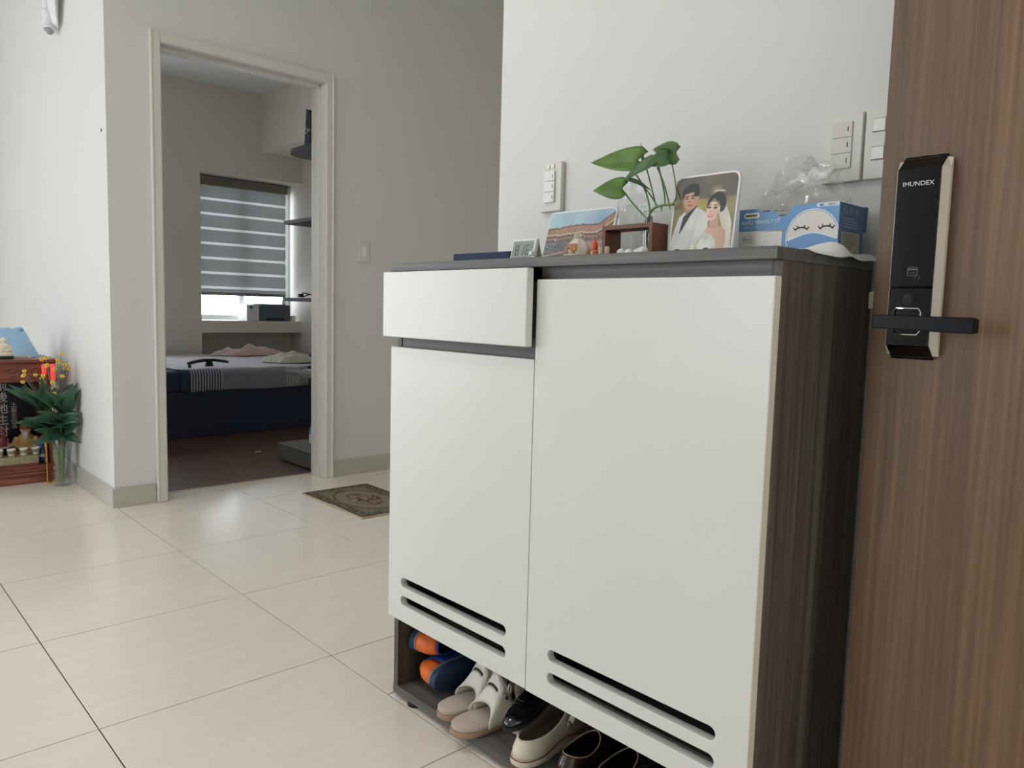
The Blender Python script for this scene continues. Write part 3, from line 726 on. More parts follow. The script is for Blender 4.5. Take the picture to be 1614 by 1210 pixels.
# --- white strap sandals, toes outwards
def sandal(loc, rz, label, mirror=1):
    e = empty('sandal', loc, (0, 0, rz), label, 'sandal', 'white strap sandals in the cabinet')
    L, wb, wf = .215, .062, .082
    sole(L, wb, wf, 0, .014, flare=1.04).build('outsole', 'sandal_sole', e, smooth=True, angle=50)
    sole(L * .985, wb * .98, wf * .98, .0141, .026, flare=1.02).build('footbed', 'sandal_bed', e, smooth=True, angle=50)
    def band(u, v):                       # u across the foot, v from front to back
        a = pi * u
        x = .028 - v * .036 + .012 * cos(2 * a) * (1 - v) - .030 * (1 - sin(a)) * v
        wd = (.043 - .010 * v) * (1 + .12 * sin(a))
        return (x, -mirror * wd * cos(a), .016 + (.034 + .070 * v) * sin(a) ** .6)
    vm = MB().grid(band, 25, 10)
    hole = []
    for f in range(len(vm.f)):
        i, j = divmod(f, 9)
        if 6 <= i <= 15 and 5 <= j <= 6: continue
        hole.append(f)
    vm.f = [vm.f[q] for q in hole]; vm.m = [0] * len(vm.f)
    b = vm.build('instep_band', 'sandal_white', e, smooth=True, solid=.0022)
    def strap(u, v):
        q = .16 + .62 * u; p = band(q, .62 + .26 * v); return (p[0] - .001, p[1] * 1.03, p[2] + .0022)
    MB().grid(strap, 16, 4).build('fastening_strap', 'sandal_white', e, smooth=True, solid=.002)
    # heel counter and ankle strap
    def counter(u, v):
        a = -pi * .62 + 1.24 * pi * u
        return (-.060 - .046 * cos(a) + .004 * v, .031 * sin(a), .020 + .076 * v + .006 * cos(a))
    MB().grid(lambda u, v: counter(u, .70 + .30 * v), 24, 3).build('ankle_strap', 'sandal_white', e, smooth=True, solid=.0022)
    for u in (.06, .94):
        MB().grid(lambda p, q: counter(u + (p - .5) * .09, q * .98), 3, 6).build('side_strap', 'sandal_white', e, smooth=True, solid=.002)
    MB().grid(lambda p, q: counter(.38 + .24 * p, q * .8), 6, 5).build('heel_counter', 'sandal_white', e, smooth=True, solid=.002)
    lp = band(.86, .97); MB().tube([(lp[0] + .004 * cos(t), lp[1], lp[2] + .012 + .011 * sin(t)) for t in [2 * pi * q / 14 for q in range(15)]], .0022, 6, caps=False).build('pull_loop', 'sandal_white', e, smooth=True)
    bk = band(.84, .8); MB().box(bk[0] - .006, bk[0] + .006, bk[1] - .003, bk[1] + .003, bk[2] - .008, bk[2] + .008).build('buckle', 'chrome', e, bevel=.001)
    return e
sandal((1.160, 1.345, ZF), radians(180 - 8), 'white strap sandal nearest the orange sneakers', 1)
sandal((1.138, 1.266, ZF), radians(180 - 8), 'white strap sandal next to the cream clogs', 1)

# --- cream clogs, heels outwards
def clog(loc, rz, label):
    e = empty('clog', loc, (0, 0, rz), label, 'clog', 'cream rubber clogs in the cabinet')
    a = dict(L=.235, wb=.078, wf=.098, zs=.014, open_c=-.026, open_l=.162, open_w=.066, heel_h=.052, front_h=.092)
    sole(.242, .084, .104, 0, .016, flare=1.03, rocker=.014).build('outsole', 'clog_cream', e, smooth=True, angle=50)
    loft_shoe(bulge=.85, wallp=1.25, **a).build('upper', 'clog_cream', e, smooth=True, solid=.003)
    lining(.235, .078, .098, .022, -.026, .162, .066, .052, .092).build('footbed', 'clog_inside', e, smooth=True)
    rim(-.026, .162, .066, .052, .092, .0028).build('rim', 'clog_cream', e, smooth=True)
    pts = []
    for i in range(NTH + 1):
        x, y = outline(2 * pi * i / NTH, .244, .085, .105); pts.append((x * 1.01, y * 1.03, .0165 + .016 * exp(-((x - .0) / .045) ** 2) + .006 * max(0, x / .12)))
    MB().tube(pts, .0013, 5, caps=False).build('sole_line', 'clog_line', e, smooth=True)
    # heel strap flipped forward over the toes
    st = [(.008 + .052 * sin(t), .046 * cos(t), .062 + .044 * sin(t)) for t in [pi * q / 20 for q in range(21)]]
    MB().tube(st, .0065, 8, flat=.35).build('heel_strap', 'clog_cream', e, smooth=True)
    for s in (-1, 1):
        r = MB().lathe([(.0002, .006), (.006, .0055), (.0085, .003), (.0085, 0)], seg=16).build('rivet', 'clog_inside', e, smooth=True)
        r.location = (.006, s * .044, .058); r.rotation_euler = (-s * pi / 2, 0, 0)
    return e
clog((1.180, 1.120, ZF), radians(8), 'larger-looking front cream clog whose rivet and strap are in full view')
clog((1.262, 1.208, ZF), radians(3), 'cream clog tucked behind, half hidden by the black flat')

# --- black pointed flat lying across the clogs, toe outwards
def flat_shoe(loc, rot, label):
    e = empty('flat_shoe', loc, rot, label, 'shoe')
    a = dict(L=.225, wb=.058, wf=.074, zs=.010, open_c=-.030, open_l=.135, open_w=.052, heel_h=.050, front_h=.034, point=.35)
    sole(.23, .058, .076, 0, .010, point=.35, flare=1.03).build('outsole', 'rubber_black', e, smooth=True, angle=50)
    loft_shoe(bulge=.6, wallp=1.4, **a).build('upper', 'patent_black', e, smooth=True, solid=.002)
    lining(.225, .058, .074, .014, -.030, .135, .052, .050, .034, .35).build('lining', 'leather_inside', e, smooth=True)
    MB().tube([(.052, -.034, .020), (.066, -.010, .036), (.050, .018, .036), (.030, .030, .026)], .0022, 6, flat=.5).build('toe_seam', 'patent_black', e, smooth=True)
    MB().box(.036, .054, -.010, .010, .0365, .0405).build('bow_clip', 'black_plastic', e, bevel=.0015)
    return e
flat_shoe((1.182, 1.165, ZF + .078), (radians(0), radians(13), radians(180 + 8)), 'shiny black pointed flat wedged between the cream clogs')

# --- brown leather shoes, heels outwards
def loafer(loc, rz, label):
    e = empty('leather_shoe', loc, (0, 0, rz), label, 'shoe', 'dark brown leather shoes in the cabinet')
    a = dict(L=.27, wb=.070, wf=.092, zs=.016, open_c=-.070, open_l=.105, open_w=.056, heel_h=.058, front_h=.066)
    sole(.28, .076, .098, .0, .014, flare=1.02).build('outsole', 'rubber_black', e, smooth=True, angle=50)
    MB().prism([(-.138 + .0, 0)] + [outline(pi - t, .27, .068, .09) for t in [pi * q / 12 * .62 for q in range(-6, 7)]], 2, .0005, .015).build('heel_block', 'rubber_black', e)
    loft_shoe(bulge=.7, **a).build('upper', 'leather_brown', e, smooth=True, solid=.002)
    lining(.27, .070, .092, .026, -.070, .105, .056, .058, .066).build('lining', 'leather_inside', e, smooth=True)
    rim(-.070, .105, .056, .0585, .0665, .0017).build('collar_edge', 'leather_edge', e, smooth=True)
    MB().grid(lambda u, v: (.0 - .012 + .055 * u, (v - .5) * .045 * (1 - .3 * u), .068 - .018 * u - .03 * (v - .5) ** 2), 8, 6).build('tongue', 'leather_brown', e, smooth=True, solid=.002)
    return e
loafer((1.226, 1.012, ZF), radians(5), 'dark brown leather shoe beside the cream clog')
loafer((1.236, .918, ZF), radians(2), 'dark brown leather shoe nearer the cabinet end')
# --- grey trainer at the near end
def trainer(loc, rz, label):
    e = empty('trainer', loc, (0, 0, rz), label, 'shoe')
    a = dict(L=.25, wb=.072, wf=.092, zs=.02, open_c=-.058, open_l=.10, open_w=.054, heel_h=.10, front_h=.088)
    sole(.258, .08, .098, 0, .024, flare=1.02, rocker=.015).build('sole', 'shoe_grey_edge', e, smooth=True, angle=50)
    loft_shoe(**a).build('upper', 'trainer_grey', e, smooth=True, solid=.002)
    lining(.25, .072, .092, .03, -.058, .10, .054, .10, .088).build('lining', 'trainer_dark', e, smooth=True)
    for q in range(3):
        for sg in (-1, 1):
            MB().tube([(-.098 + q * .017, sg * (.027 + .002 * q), .088 - q * .002), (-.096 + q * .017, sg * (.036 + .002 * q), .060), (-.092 + q * .017, sg * (.0395 + .001 * q), .03)], .0042, 8).build('stripe', 'trainer_dark', e, smooth=True)
    return e
trainer((1.225, .795, ZF), radians(3), 'pale grey trainer with dark stripes at the near end of the cabinet')

# ------------------------------------------------------------------ things on top of the shoe cabinet
ZT = 1.0932
# blue box-like notebook
nb = empty('notebook', (1.215, 1.412, ZT), FACE_X, 'dark blue cloth-covered notebook lying at the far end of the cabinet top', 'book')
MB().box(-.105, .102, -.02, .115, 0, .004).build('back_cover', 'blue_cover', nb, bevel=.001)
MB().box(-.102, .099, -.017, .112, .004, .024).build('pages', 'paper_white', nb)
MB().box(-.105, .102, -.02, .115, .024, .030).build('front_cover', 'blue_cover', nb, bevel=.001)
MB().box(-.105, .102, -.022, -.017, .0, .030).build('spine', 'blue_cover', nb, bevel=.0012)
# digital clock
ck = empty('digital_clock', (1.140, 1.217, ZT), lean(14, 0), 'small white digital clock with a grey display reading 8 16', 'clock')
MB().box(-.037, .037, 0, .010, 0, .052).build('case', 'clock_white', ck, bevel=.003)
MB().box(-.032, .030, -.0012, 0, .004, .046).build('display', 'clock_lcd', ck, bevel=.0005, bseg=1)
def digit(n, x, z, w=.0105, h=.023, t=.0018):
    seg = {'8': 'abcdefg', '1': 'bc', '6': 'acdefg'}[n]; m = MB(); y0, y1 = -.0016, -.0012; sl = .10
    B = {'a': (x + t, x + w - t, z + h - t, z + h), 'd': (x + t, x + w - t, z, z + t), 'g': (x + t, x + w - t, z + h / 2 - t / 2, z + h / 2 + t / 2),
         'b': (x + w - t, x + w, z + h / 2 + .0006, z + h - t * .6), 'c': (x + w - t, x + w, z + t * .6, z + h / 2 - .0006),
         'f': (x, x + t, z + h / 2 + .0006, z + h - t * .6), 'e': (x, x + t, z + t * .6, z + h / 2 - .0006)}
    for c in seg: a, b, c0, c1 = B[c]; m.box(a, b, y0, y1, c0, c1)
    return m
for n, x in (('8', -.022), ('1', -.006), ('6', .010)):
    digit(n, x, .014).build('lcd_digit', 'lcd_digit', ck)
MB().prism([(.010, .004), (.034, .0005), (.036, .0035), (.012, .046)], 0, .020, .034).build('stand', 'foam_grey', ck, bevel=.001)
# teal card lying in front of the palace picture
cd = empty('card', (1.085, 1.152, ZT), FACE_X, 'small teal card lying at the front edge beside the clock', 'card')
MB().grid(lambda u, v: (-.03 + .055 * u, -.012 + .05 * v, .0016 + .004 * sin(pi * u) * v), 8, 5).build('sheet', 'teal', cd, smooth=True, solid=.0012)
MB().box(.012, .022, .004, .014, .007, .016).build('clip', 'white_plastic', cd, bevel=.002)

def mix(a, b, t): return tuple(a[i] + (b[i] - a[i]) * max(0, min(1, t)) for i in range(3))
def hsh(i, j): 
    v = sin(i * 12.9898 + j * 78.233) * 43758.5453; return v - math.floor(v)
def vn(x, y):
    i, j = math.floor(x), math.floor(y); fx, fy = x - i, y - j; fx = fx * fx * (3 - 2 * fx); fy = fy * fy * (3 - 2 * fy)
    return (hsh(i, j) * (1 - fx) + hsh(i + 1, j) * fx) * (1 - fy) + (hsh(i, j + 1) * (1 - fx) + hsh(i + 1, j + 1) * fx) * fy
def inell(u, v, cx, cy, rx, ry, rot=0.0):
    du, dv = u - cx, v - cy; c, s_ = cos(rot), sin(rot); a, b = du * c + dv * s_, -du * s_ + dv * c
    return (a / rx) ** 2 + (b / ry) ** 2
def inpoly(u, v, P):
    r = False; n = len(P); j = n - 1
    for i in range(n):
        if (P[i][1] > v) != (P[j][1] > v) and u < (P[j][0] - P[i][0]) * (v - P[i][1]) / (P[j][1] - P[i][1]) + P[i][0]: r = not r
        j = i
    return r
def rrect(w, h, r, n=6):
    pts = []
    for cx, cz, a0 in ((w / 2 - r, h - r, 0), (-w / 2 + r, h - r, 90), (-w / 2 + r, r, 180), (w / 2 - r, r, 270)):
        pts += [(cx + r * cos(radians(a0 + 90 * k / n)), cz + r * sin(radians(a0 + 90 * k / n))) for k in range(n + 1)]
    return pts
def photo_frame(name, loc, rot, w, h, r, label, fn, nx, ny):
    e = empty(name, loc, rot, label, 'picture frame')
    MB().prism(rrect(w, h, r), 1, 0, .007).build('frame_panel', 'frame_white', e, bevel=.0012)
    wi, hi, ri = w - .008, h - .008, r - .003
    def f(u, v):
        x, z = (u - .5) * wi, v * hi
        cx, cz = max(abs(x) - (wi / 2 - ri), 0), max(abs(z - hi / 2) - (hi / 2 - ri), 0)
        if cx * cx + cz * cz > ri * ri: return None
        return fn(u, v)
    raster('photo_print', wi, hi, nx, ny, f, 'photo_print', e, off=-.0004, x0=-wi / 2, z0=.004)
    MB().prism([(.007, .004), (.008, h * .62), (.010, h * .62), (.052, .0025), (.048, .001)], 0, -.014, .014).build('easel_stand', 'frame_back', e)
    for s in (-.35, .1): MB().box(s * w - .002, s * w + .006, -.004, .010, 0, .0185).build('foot_clip', 'black_plastic', e)
    return e
# print of the palace roofs
def palace(u, v):
    c = mix((176, 206, 214), (118, 150, 184), u * .8 + .2 * vn(u * 5, v * 6))
    c = mix(c, (214, 224, 222), .5 * vn(u * 6 + 3, v * 5))
    ridge = .74 - .05 * (1 - u) + .025 * (.25 < u < .62) + .012 * sin(u * 60) * (vn(u * 30, 2) > .5)
    if u > .78: ridge = .72 + (u - .78) * 1.0
    if v < ridge:
        c = mix((150, 112, 94), (178, 138, 116), vn(u * 40, v * 8))
        if v > ridge - .03: c = (118, 92, 80)
        low = ridge - .15 + (.02 if u < .2 else 0)
        if v < low: c = mix((146, 108, 92), (172, 138, 120), vn(u * 30, v * 30))
        if low - .035 < v < low: c = (190, 176, 152)
        if low - .075 < v < low - .035: c = (112, 84, 72)
        wl = low - .115
        if v < wl:
            c = mix((88, 86, 90), (140, 120, 112), vn(u * 60, v * 14))
            if (u * 22) % 1 < .16: c = (78, 60, 56)
            if v < .40: c = mix((92, 98, 104), (140, 138, 140), vn(u * 18, v * 26)) if u < .5 else mix((150, 120, 106), (170, 150, 138), vn(u * 20, v * 20))
            if v < .24: c = mix((110, 96, 92), (150, 132, 122), vn(u * 8, v * 40))
            if abs(v - .12 - u * .25) < .018 and u < .5: c = (186, 176, 168)
            if abs(v - .05 - u * .20) < .014 and u < .5: c = (176, 164, 158)
            if inell(u, v, .16, .47, .035, .03) < 1: c = (232, 232, 228)
            if inell(u, v, .48, .36, .09, .12) < 1 and vn(u * 60, v * 60) > .4: c = (150, 144, 156)
    return c
photo_frame('picture_frame', (1.228, 1.148, ZT), lean(15, 0), .198, .122, .014, 'landscape picture frame with a photo of tiled palace roofs', palace, 150, 96)
# print of a couple: a man in a pale suit and a woman in a white dress
def couple(u, v):
    n = vn(u * 4 + 1, v * 5)
    c = mix((120, 104, 74), (158, 146, 100), n)
    if v > .72: c = mix(c, (92, 86, 76), .75 * vn(u * 3 + 9, v * 3 + 2) + .2)
    c = mix(c, (176, 160, 74), max(0, 1 - inell(u, v, .42, .63, .25, .10)) * .9)
    c = mix(c, (150, 134, 84), max(0, 1 - inell(u, v, .1, .3, .2, .4)) * .6)
    c = mix(c, (188, 170, 146), max(0, 1 - inell(u, v, .68, .80, .12, .08)) * .5)
    # man: suit, shirt, neck, face, hair
    if inpoly(u, v, [(-.05, 0), (.03, .30), (.10, .50), (.20, .575), (.42, .61), (.56, .53), (.62, .30), (.6, 0)]): c = mix((206, 204, 200), (226, 224, 220), vn(u * 9, v * 7)); c = mix(c, (178, 178, 182), max(0, 1 - abs(u - .36 - (v - .3) * .2) / .03) * .3)
    if inpoly(u, v, [(.13, .28), (.165, .50), (.36, .645), (.39, .63), (.28, .50), (.20, .38)]): c = (34, 36, 44)
    if inpoly(u, v, [(.10, .26), (.10, .42), (.18, .52), (.15, .40), (.13, .29)]): c = (212, 210, 208)
    if inpoly(u, v, [(.19, .54), (.20, .64), (.37, .67), (.37, .63), (.27, .565)]): c = (176, 132, 108)
    if inell(u, v, .265, .715, .115, .125, .15) < 1: c = mix((204, 158, 132), (184, 136, 110), (u - .2) * 4)
    if inell(u, v, .385, .715, .022, .04) < 1: c = (190, 142, 116)
    if inell(u, v, .255, .845, .135, .072, .2) < 1 and v > .795 + .16 * (u - .2) - .1 * (u < .16): c = (34, 32, 34)
    if inell(u, v, .36, .80, .05, .07) < 1 and v > .755: c = (34, 32, 34)
    if inell(u, v, .135, .80, .025, .06) < 1: c = (36, 34, 36)
    for ex in (.20, .30):
        if inell(u, v, ex, .735 + .04 * (ex - .2), .026, .009) < 1: c = (62, 46, 42)
        if inell(u, v, ex, .762 + .05 * (ex - .2), .036, .007, .12) < 1: c = (52, 42, 40)
    if inell(u, v, .245, .69, .022, .012) < 1: c = (172, 124, 100)
    if inell(u, v, .262, .648, .045, .011, .1) < 1: c = (168, 92, 84)
    # veil, woman: shoulders, dress, face, hair
    if inpoly(u, v, [(.76, .66), (.86, .62), (.97, .40), (1.0, .0), (.86, 0), (.84, .3), (.74, .55)]): c = mix((226, 220, 206), (206, 198, 178), vn(u * 14, v * 8))
    if inpoly(u, v, [(.52, 0), (.50, .20), (.56, .33), (.66, .38), (.80, .36), (.89, .30), (.90, .16), (.86, 0)]): c = mix((222, 182, 160), (204, 160, 138), (u - .6) * 3)
    if inpoly(u, v, [(.61, .34), (.62, .46), (.75, .48), (.77, .34)]): c = (206, 162, 140)
    if inell(u, v, .650, .548, .100, .120, -.12) < 1: c = mix((232, 194, 172), (212, 168, 146), (u - .62) * 5)
    if inpoly(u, v, [(.545, .60), (.555, .68), (.61, .745), (.70, .785), (.79, .765), (.85, .69), (.855, .60), (.82, .54), (.765, .53), (.765, .60), (.74, .655), (.655, .71), (.60, .665), (.572, .62)]): c = (30, 28, 32)
    if abs(v - (.80 - 1.4 * (u - .72) ** 2)) < .007 and .64 < u < .82: c = (226, 214, 196)
    for ex, ez in ((.590, .598), (.690, .590)):
        if inell(u, v, ex, ez, .030, .012) < 1: c = (54, 40, 40)
        if inell(u, v, ex, ez + .033, .040, .006, .1) < 1: c = (74, 56, 50)
    if inell(u, v, .622, .548, .020, .010) < 1: c = (208, 158, 138)
    if inell(u, v, .625, .497, .046, .018) < 1: c = (190, 72, 78)
    if inell(u, v, .625, .499, .034, .008) < 1: c = (240, 232, 226)
    if inpoly(u, v, [(.46, .10), (.47, .24), (.55, .30), (.66, .26), (.74, .20), (.76, .10), (.76, 0), (.44, 0)]): c = mix((226, 222, 214), (204, 198, 190), vn(u * 20, v * 20))
    if inpoly(u, v, [(.47, .20), (.52, .40), (.58, .47), (.60, .44), (.54, .32)]): c = (226, 222, 212)
    if inell(u, v, .52, .11, .17, .10) < 1: c = mix((236, 234, 226), (150, 160, 112), max(0, vn(u * 26, v * 26) * 1.6 - .75))
    if v < .06 and u < .5: c = mix(c, (224, 216, 198), .5)
    return c
photo_frame('picture_frame', (1.224, .826, ZT), lean(7, 0), .140, .158, .016, 'upright picture frame with a photo of a couple in white', couple, 150, 170)

# cloth pouch tied at the neck
po = empty('drawstring_pouch', (1.128, 1.043, ZT), FACE_X, 'small cream cloth pouch with a reddish print, tied at the top', 'pouch')
def pouch(u, v):
    a = 2 * pi * u; prof = [(0, .021), (.08, .027), (.35, .0265), (.6, .019), (.78, .010), (.86, .0055), (1, .0095)]
    for i in range(6):
        if prof[i][0] <= v <= prof[i + 1][0]:
            t = (v - prof[i][0]) / (prof[i + 1][0] - prof[i][0]); r = prof[i][1] + (prof[i + 1][1] - prof[i][1]) * t; break
    r *= 1 + .16 * v * sin(6 * a + 1) + .05 * sin(3 * a)
    return (r * 1.1 * cos(a) + .004 * v, r * .8 * sin(a), .047 * v + .003 * sin(5 * a) * (v > .9))
MB().grid(lambda u, v: pouch(u, v), 28, 14, cu=True).build('bag', 'pouch_cloth', po, smooth=True)
MB().tube([(.0062 * cos(t) + .003, .0052 * sin(t), .0402) for t in [2 * pi * k / 14 for k in range(15)]], .0012, 6, caps=False).build('cord', 'pouch_print', po, smooth=True)
def pr_patch(u, v):
    p = pouch(.62 + .22 * u, .18 + .42 * v); return (p[0] * 1.03, p[1] * 1.03, p[2])
pm = MB().grid(pr_patch, 12, 8); keep = [k for k in range(len(pm.f)) if hsh(k, 3) > .35]
pm.f = [pm.f[k] for k in keep]; pm.m = [0] * len(pm.f); pm.build('print', 'pouch_print', po, smooth=True)
# little orange bottle
ob = empty('spray_bottle', (1.130, .997, ZT), FACE_X, 'tiny orange bottle with an orange cap beside the pouch', 'bottle')
MB().lathe([(.0085, 0), (.009, .002), (.009, .013), (.006, .016), (.0045, .017)], seg=16).build('body', 'orange_liquid', ob, smooth=True)
MB().lathe([(.0095, .0135), (.0092, .0142), (.0062, .0172), (.0048, .0185)], seg=16).build('shoulder', 'bottle_glass', ob, smooth=True)
MB().lathe([(.0062, .0175), (.0062, .029), (.003, .030), (.0025, .036)], seg=14).build('cap', 'orange_cap', ob, smooth=True)
# two cork pegs
for k, yy in enumerate((.980, .964)):
    pg = MB().lathe([(.0042, 0), (.0046, .001), (.0048, .019), (.0042, .0205)], seg=12).build('cork_peg', 'cork', smooth=True)
    pg.location = (1.128, yy, ZT); tag(pg, ('short pale peg standing right beside the orange bottle', 'short pale peg standing in front of the wooden stand opening')[k], 'peg', 'pale pegs on the cabinet top')
# white pebbles
PEB = ['white pebble lying farthest left in the row before the wooden stand', 'white pebble second from the left before the wooden stand', 'white pebble in the middle of the row before the wooden stand', 'largest white pebble, at the right end of the row', 'white pebble set back inside the wooden stand opening']
for k, (x, y, r) in enumerate(((1.150, .948, .0098), (1.150, .929, .0092), (1.154, .911, .0095), (1.146, .893, .0108), (1.176, .935, .0095))):
    pb = MB().sphere((0, 0, r * .9), (r * .9, r * .95, r * .9), 12, 8).build('pebble', 'pebble', smooth=True)
    pb.location = (x, y, ZT); pb.rotation_euler = (0, 0, k * .7)
    tag(pb, PEB[k], 'pebble', 'white pebbles before the wooden stand')

# wooden stand with two round holes for glass vessels
WX, WY = 1.226, .9785           # centre of the stand
ws = empty('wooden_stand', (WX, WY, ZT), FACE_X, 'brown wooden open stand holding the plant jar', 'wooden stand')
HW, HD, HH, T = .063, .025, .070, .0085
def holed_top(z0, z1, x0, x1, y0, y1, holes):
    bm = bmesh.new()
    def loop(pts):
        vs = [bm.verts.new((x, y, z0)) for x, y in pts]
        for i in range(len(vs)): bm.edges.new((vs[i], vs[(i + 1) % len(vs)]))
    loop([(x0, y0), (x1, y0), (x1, y1), (x0, y1)])
    for cx, cy, r in holes: loop([(cx + r * cos(2 * pi * k / 20), cy + r * sin(2 * pi * k / 20)) for k in range(20)])
    bmesh.ops.triangle_fill(bm, use_beauty=True, use_dissolve=False, edges=bm.edges[:])
    ext = bmesh.ops.extrude_face_region(bm, geom=bm.faces[:])
    for v in [g for g in ext['geom'] if isinstance(g, bmesh.types.BMVert)]: v.co.z = z1
    bm.verts.index_update(); m = MB(); m.add([tuple(v.co) for v in bm.verts], [tuple(v.index for v in f.verts) for f in bm.faces]); bm.free(); return m
holed_top(HH - T, HH, -HW, HW, -HD, HD, [(.036, .002, .0165), (-.030, .002, .0165)]).build('top_board', 'brown_wood', ws)
for s in (-1, 1):
    a, b = sorted((s * HW, s * (HW - T))); MB().box(a, b, -HD, HD, 0, HH - T).build('side_board', 'brown_wood', ws, bevel=.0006, bseg=1)
def on_stand(x, y, z=0.0): return (WX + y, WY - x, ZT + z)
gb = empty('glass_bottle', (1.320, 1.062, ZT), FACE_X, 'clear glass bottle of water standing behind the wooden stand', 'bottle')
MB().lathe([(.0005, .0005), (.030, .0005), (.0315, .004), (.0315, .130), (.0285, .142), (.0205, .149), (.0185, .153), (.0185, .168), (.0205, .169), (.0205, .174), (.018, .175)], seg=28).build('glass', 'bottle_glass', gb, smooth=True)
MB().lathe([(.0292, .004), (.0298, .006), (.0298, .124), (.0001, .124)], seg=28).build('water', 'water', gb, smooth=True)
# pothos cutting in a small jar
pl = empty('potted_pothos', on_stand(.036, .002), FACE_X, 'green pothos cutting in a small glass jar of water', 'plant')
MB().lathe([(.0005, .0005), (.0145, .0005), (.0155, .003), (.0155, .078), (.0125, .085), (.0120, .092), (.0145, .095)], seg=22).build('jar', 'bottle_glass', pl, smooth=True)
MB().lathe([(.0138, .003), (.0142, .005), (.0142, .056), (.0001, .056)], seg=22).build('water', 'water', pl, smooth=True)
for k in range(5):
    a = k * 1.3
    MB().tube([(.003 * cos(a), .003 * sin(a), .085), (.008 * cos(a), .008 * sin(a), .060), (.005 * cos(a + 1), .007 * sin(a + 1), .035), (.009 * cos(a + 2), .006 * sin(a), .015)], [.0016, .0014, .001, .0006], 6).build('root', 'root_brown', pl, smooth=True)
def bez(p, n=12):
    P = [Vector(q) for q in p]; out = []
    for i in range(n + 1):
        t = i / n; Q = P[:]
        while len(Q) > 1: Q = [Q[j].lerp(Q[j + 1], t) for j in range(len(Q) - 1)]
        out.append(Q[0])
    return out
def leaf(parent, base, tip, width, nrm, mat, droop=.0, fold=.25, wave=.0, name='leaf', heart=.18, pw=.5):
    b, t = Vector(base), Vector(tip); ax = (t - b); L = ax.length; ax.normalize()
    n = Vector(nrm); n = (n - ax * n.dot(ax)).normalized(); sd = ax.cross(n)
    def f(u, v):
        s = u; q = (v - .5) * 2
        w = width / 2 * (sin(pi * min(1, (s + .015) ** pw)) ** .75) * (1 - .35 * s)
        back = heart * L * (abs(q) ** 1.2) * max(0, 1 - s * 3.2)
        p = b + ax * (s * L - back) + sd * (q * w) + n * (fold * abs(q) * w - droop * L * (s ** 2) * .5 + wave * sin(9 * s + q * 2) * abs(q) * w)
        return tuple(p)
    return MB().grid(f, 13, 9).build(name, mat, parent, smooth=True, solid=.0006, angle=80)
# local coordinates: x right, y towards the wall, z up; measured from the jar foot
def px(u, v, d=0.0):
    j = pl.location; dr = fw + r2 * ((u - 807) / FPX) - u2 * ((v - 605) / FPX); k = (j.x + d) / dr.x
    return (j.y - dr.y * k, d, .9888 + dr.z * k - j.z)
st = lambda pts, r, m='stem_green': MB().tube(bez(pts), r, 7).build('stem', m, pl, smooth=True)
st([px(1022, 347), px(1024, 330), px(1030, 323), px(1062, 322, -.008)], .0024)
st([px(1022, 347), px(1000, 325), px(985, 305), px(981, 299, -.012)], .0016)
st([px(1024, 345), px(1026, 318), px(1016, 290), px(998, 270, .004)], .0017)
st([px(1035, 325), px(1030, 312), px(1020, 300), px(1010, 290, .01)], .0016)
st([px(1034, 325, .004), px(1028, 300, .01), px(1024, 280, .014), px(1014, 250, .02)], .0014)
st([px(1048, 324), px(1049, 305), px(1043, 285), px(1038, 262, -.004)], .0016)
st([px(1055, 323), px(1050, 300), px(1044, 280), px(1036, 264, -.012)], .0016)
st([px(1066, 300, .01), px(1064, 285, .01), px(1062, 268, .01), px(1057, 250, .012)], .0012)
st([px(1060, 322, -.006), px(1066, 315, 0), px(1067, 305, .006), px(1066, 298, .01)], .0014)
for a, b in (((1044, 322), (1043, 334)), ((1056, 322), (1057, 330)), ((1020, 342), (1017, 352))):
    MB().tube([px(*a), px((a[0] + b[0]) / 2 - 1, (a[1] + b[1]) / 2), px(*b)], [.0012, .001, .0006], 6).build('air_root', 'root_brown', pl, smooth=True)
leaf(pl, px(1006, 252, .004), px(932, 258, -.010), .062, (.3, -.85, .40), 'leaf_green', droop=-.06, fold=.22, wave=.05)
leaf(pl, px(981, 297, -.012), px(934, 300, -.030), .052, (.3, -.9, .3), 'leaf_green', droop=.05, fold=.15, wave=.05)
leaf(pl, px(1028, 258, -.012), px(979, 284, -.030), .046, (.45, -.5, .72), 'leaf_dark', droop=.15, fold=.35, wave=.03)
leaf(pl, px(1052, 250, -.004), px(1016, 260, -.024), .050, (.3, -.75, .55), 'leaf_dark', droop=.1, fold=.25)
leaf(pl, px(1066, 240, .012), px(1028, 236, -.005), .050, (.3, -.75, -.5), 'leaf_pale', droop=.1, fold=.25)
leaf(pl, px(1016, 250, .02), px(1010, 226, .012), .026, (-.6, -.75, .2), 'leaf_pale', fold=.3)
leaf(pl, px(990, 284, .0), px(1026, 294, -.022), .018, (.2, -.4, .85), 'leaf_dark', droop=.2, fold=.4)

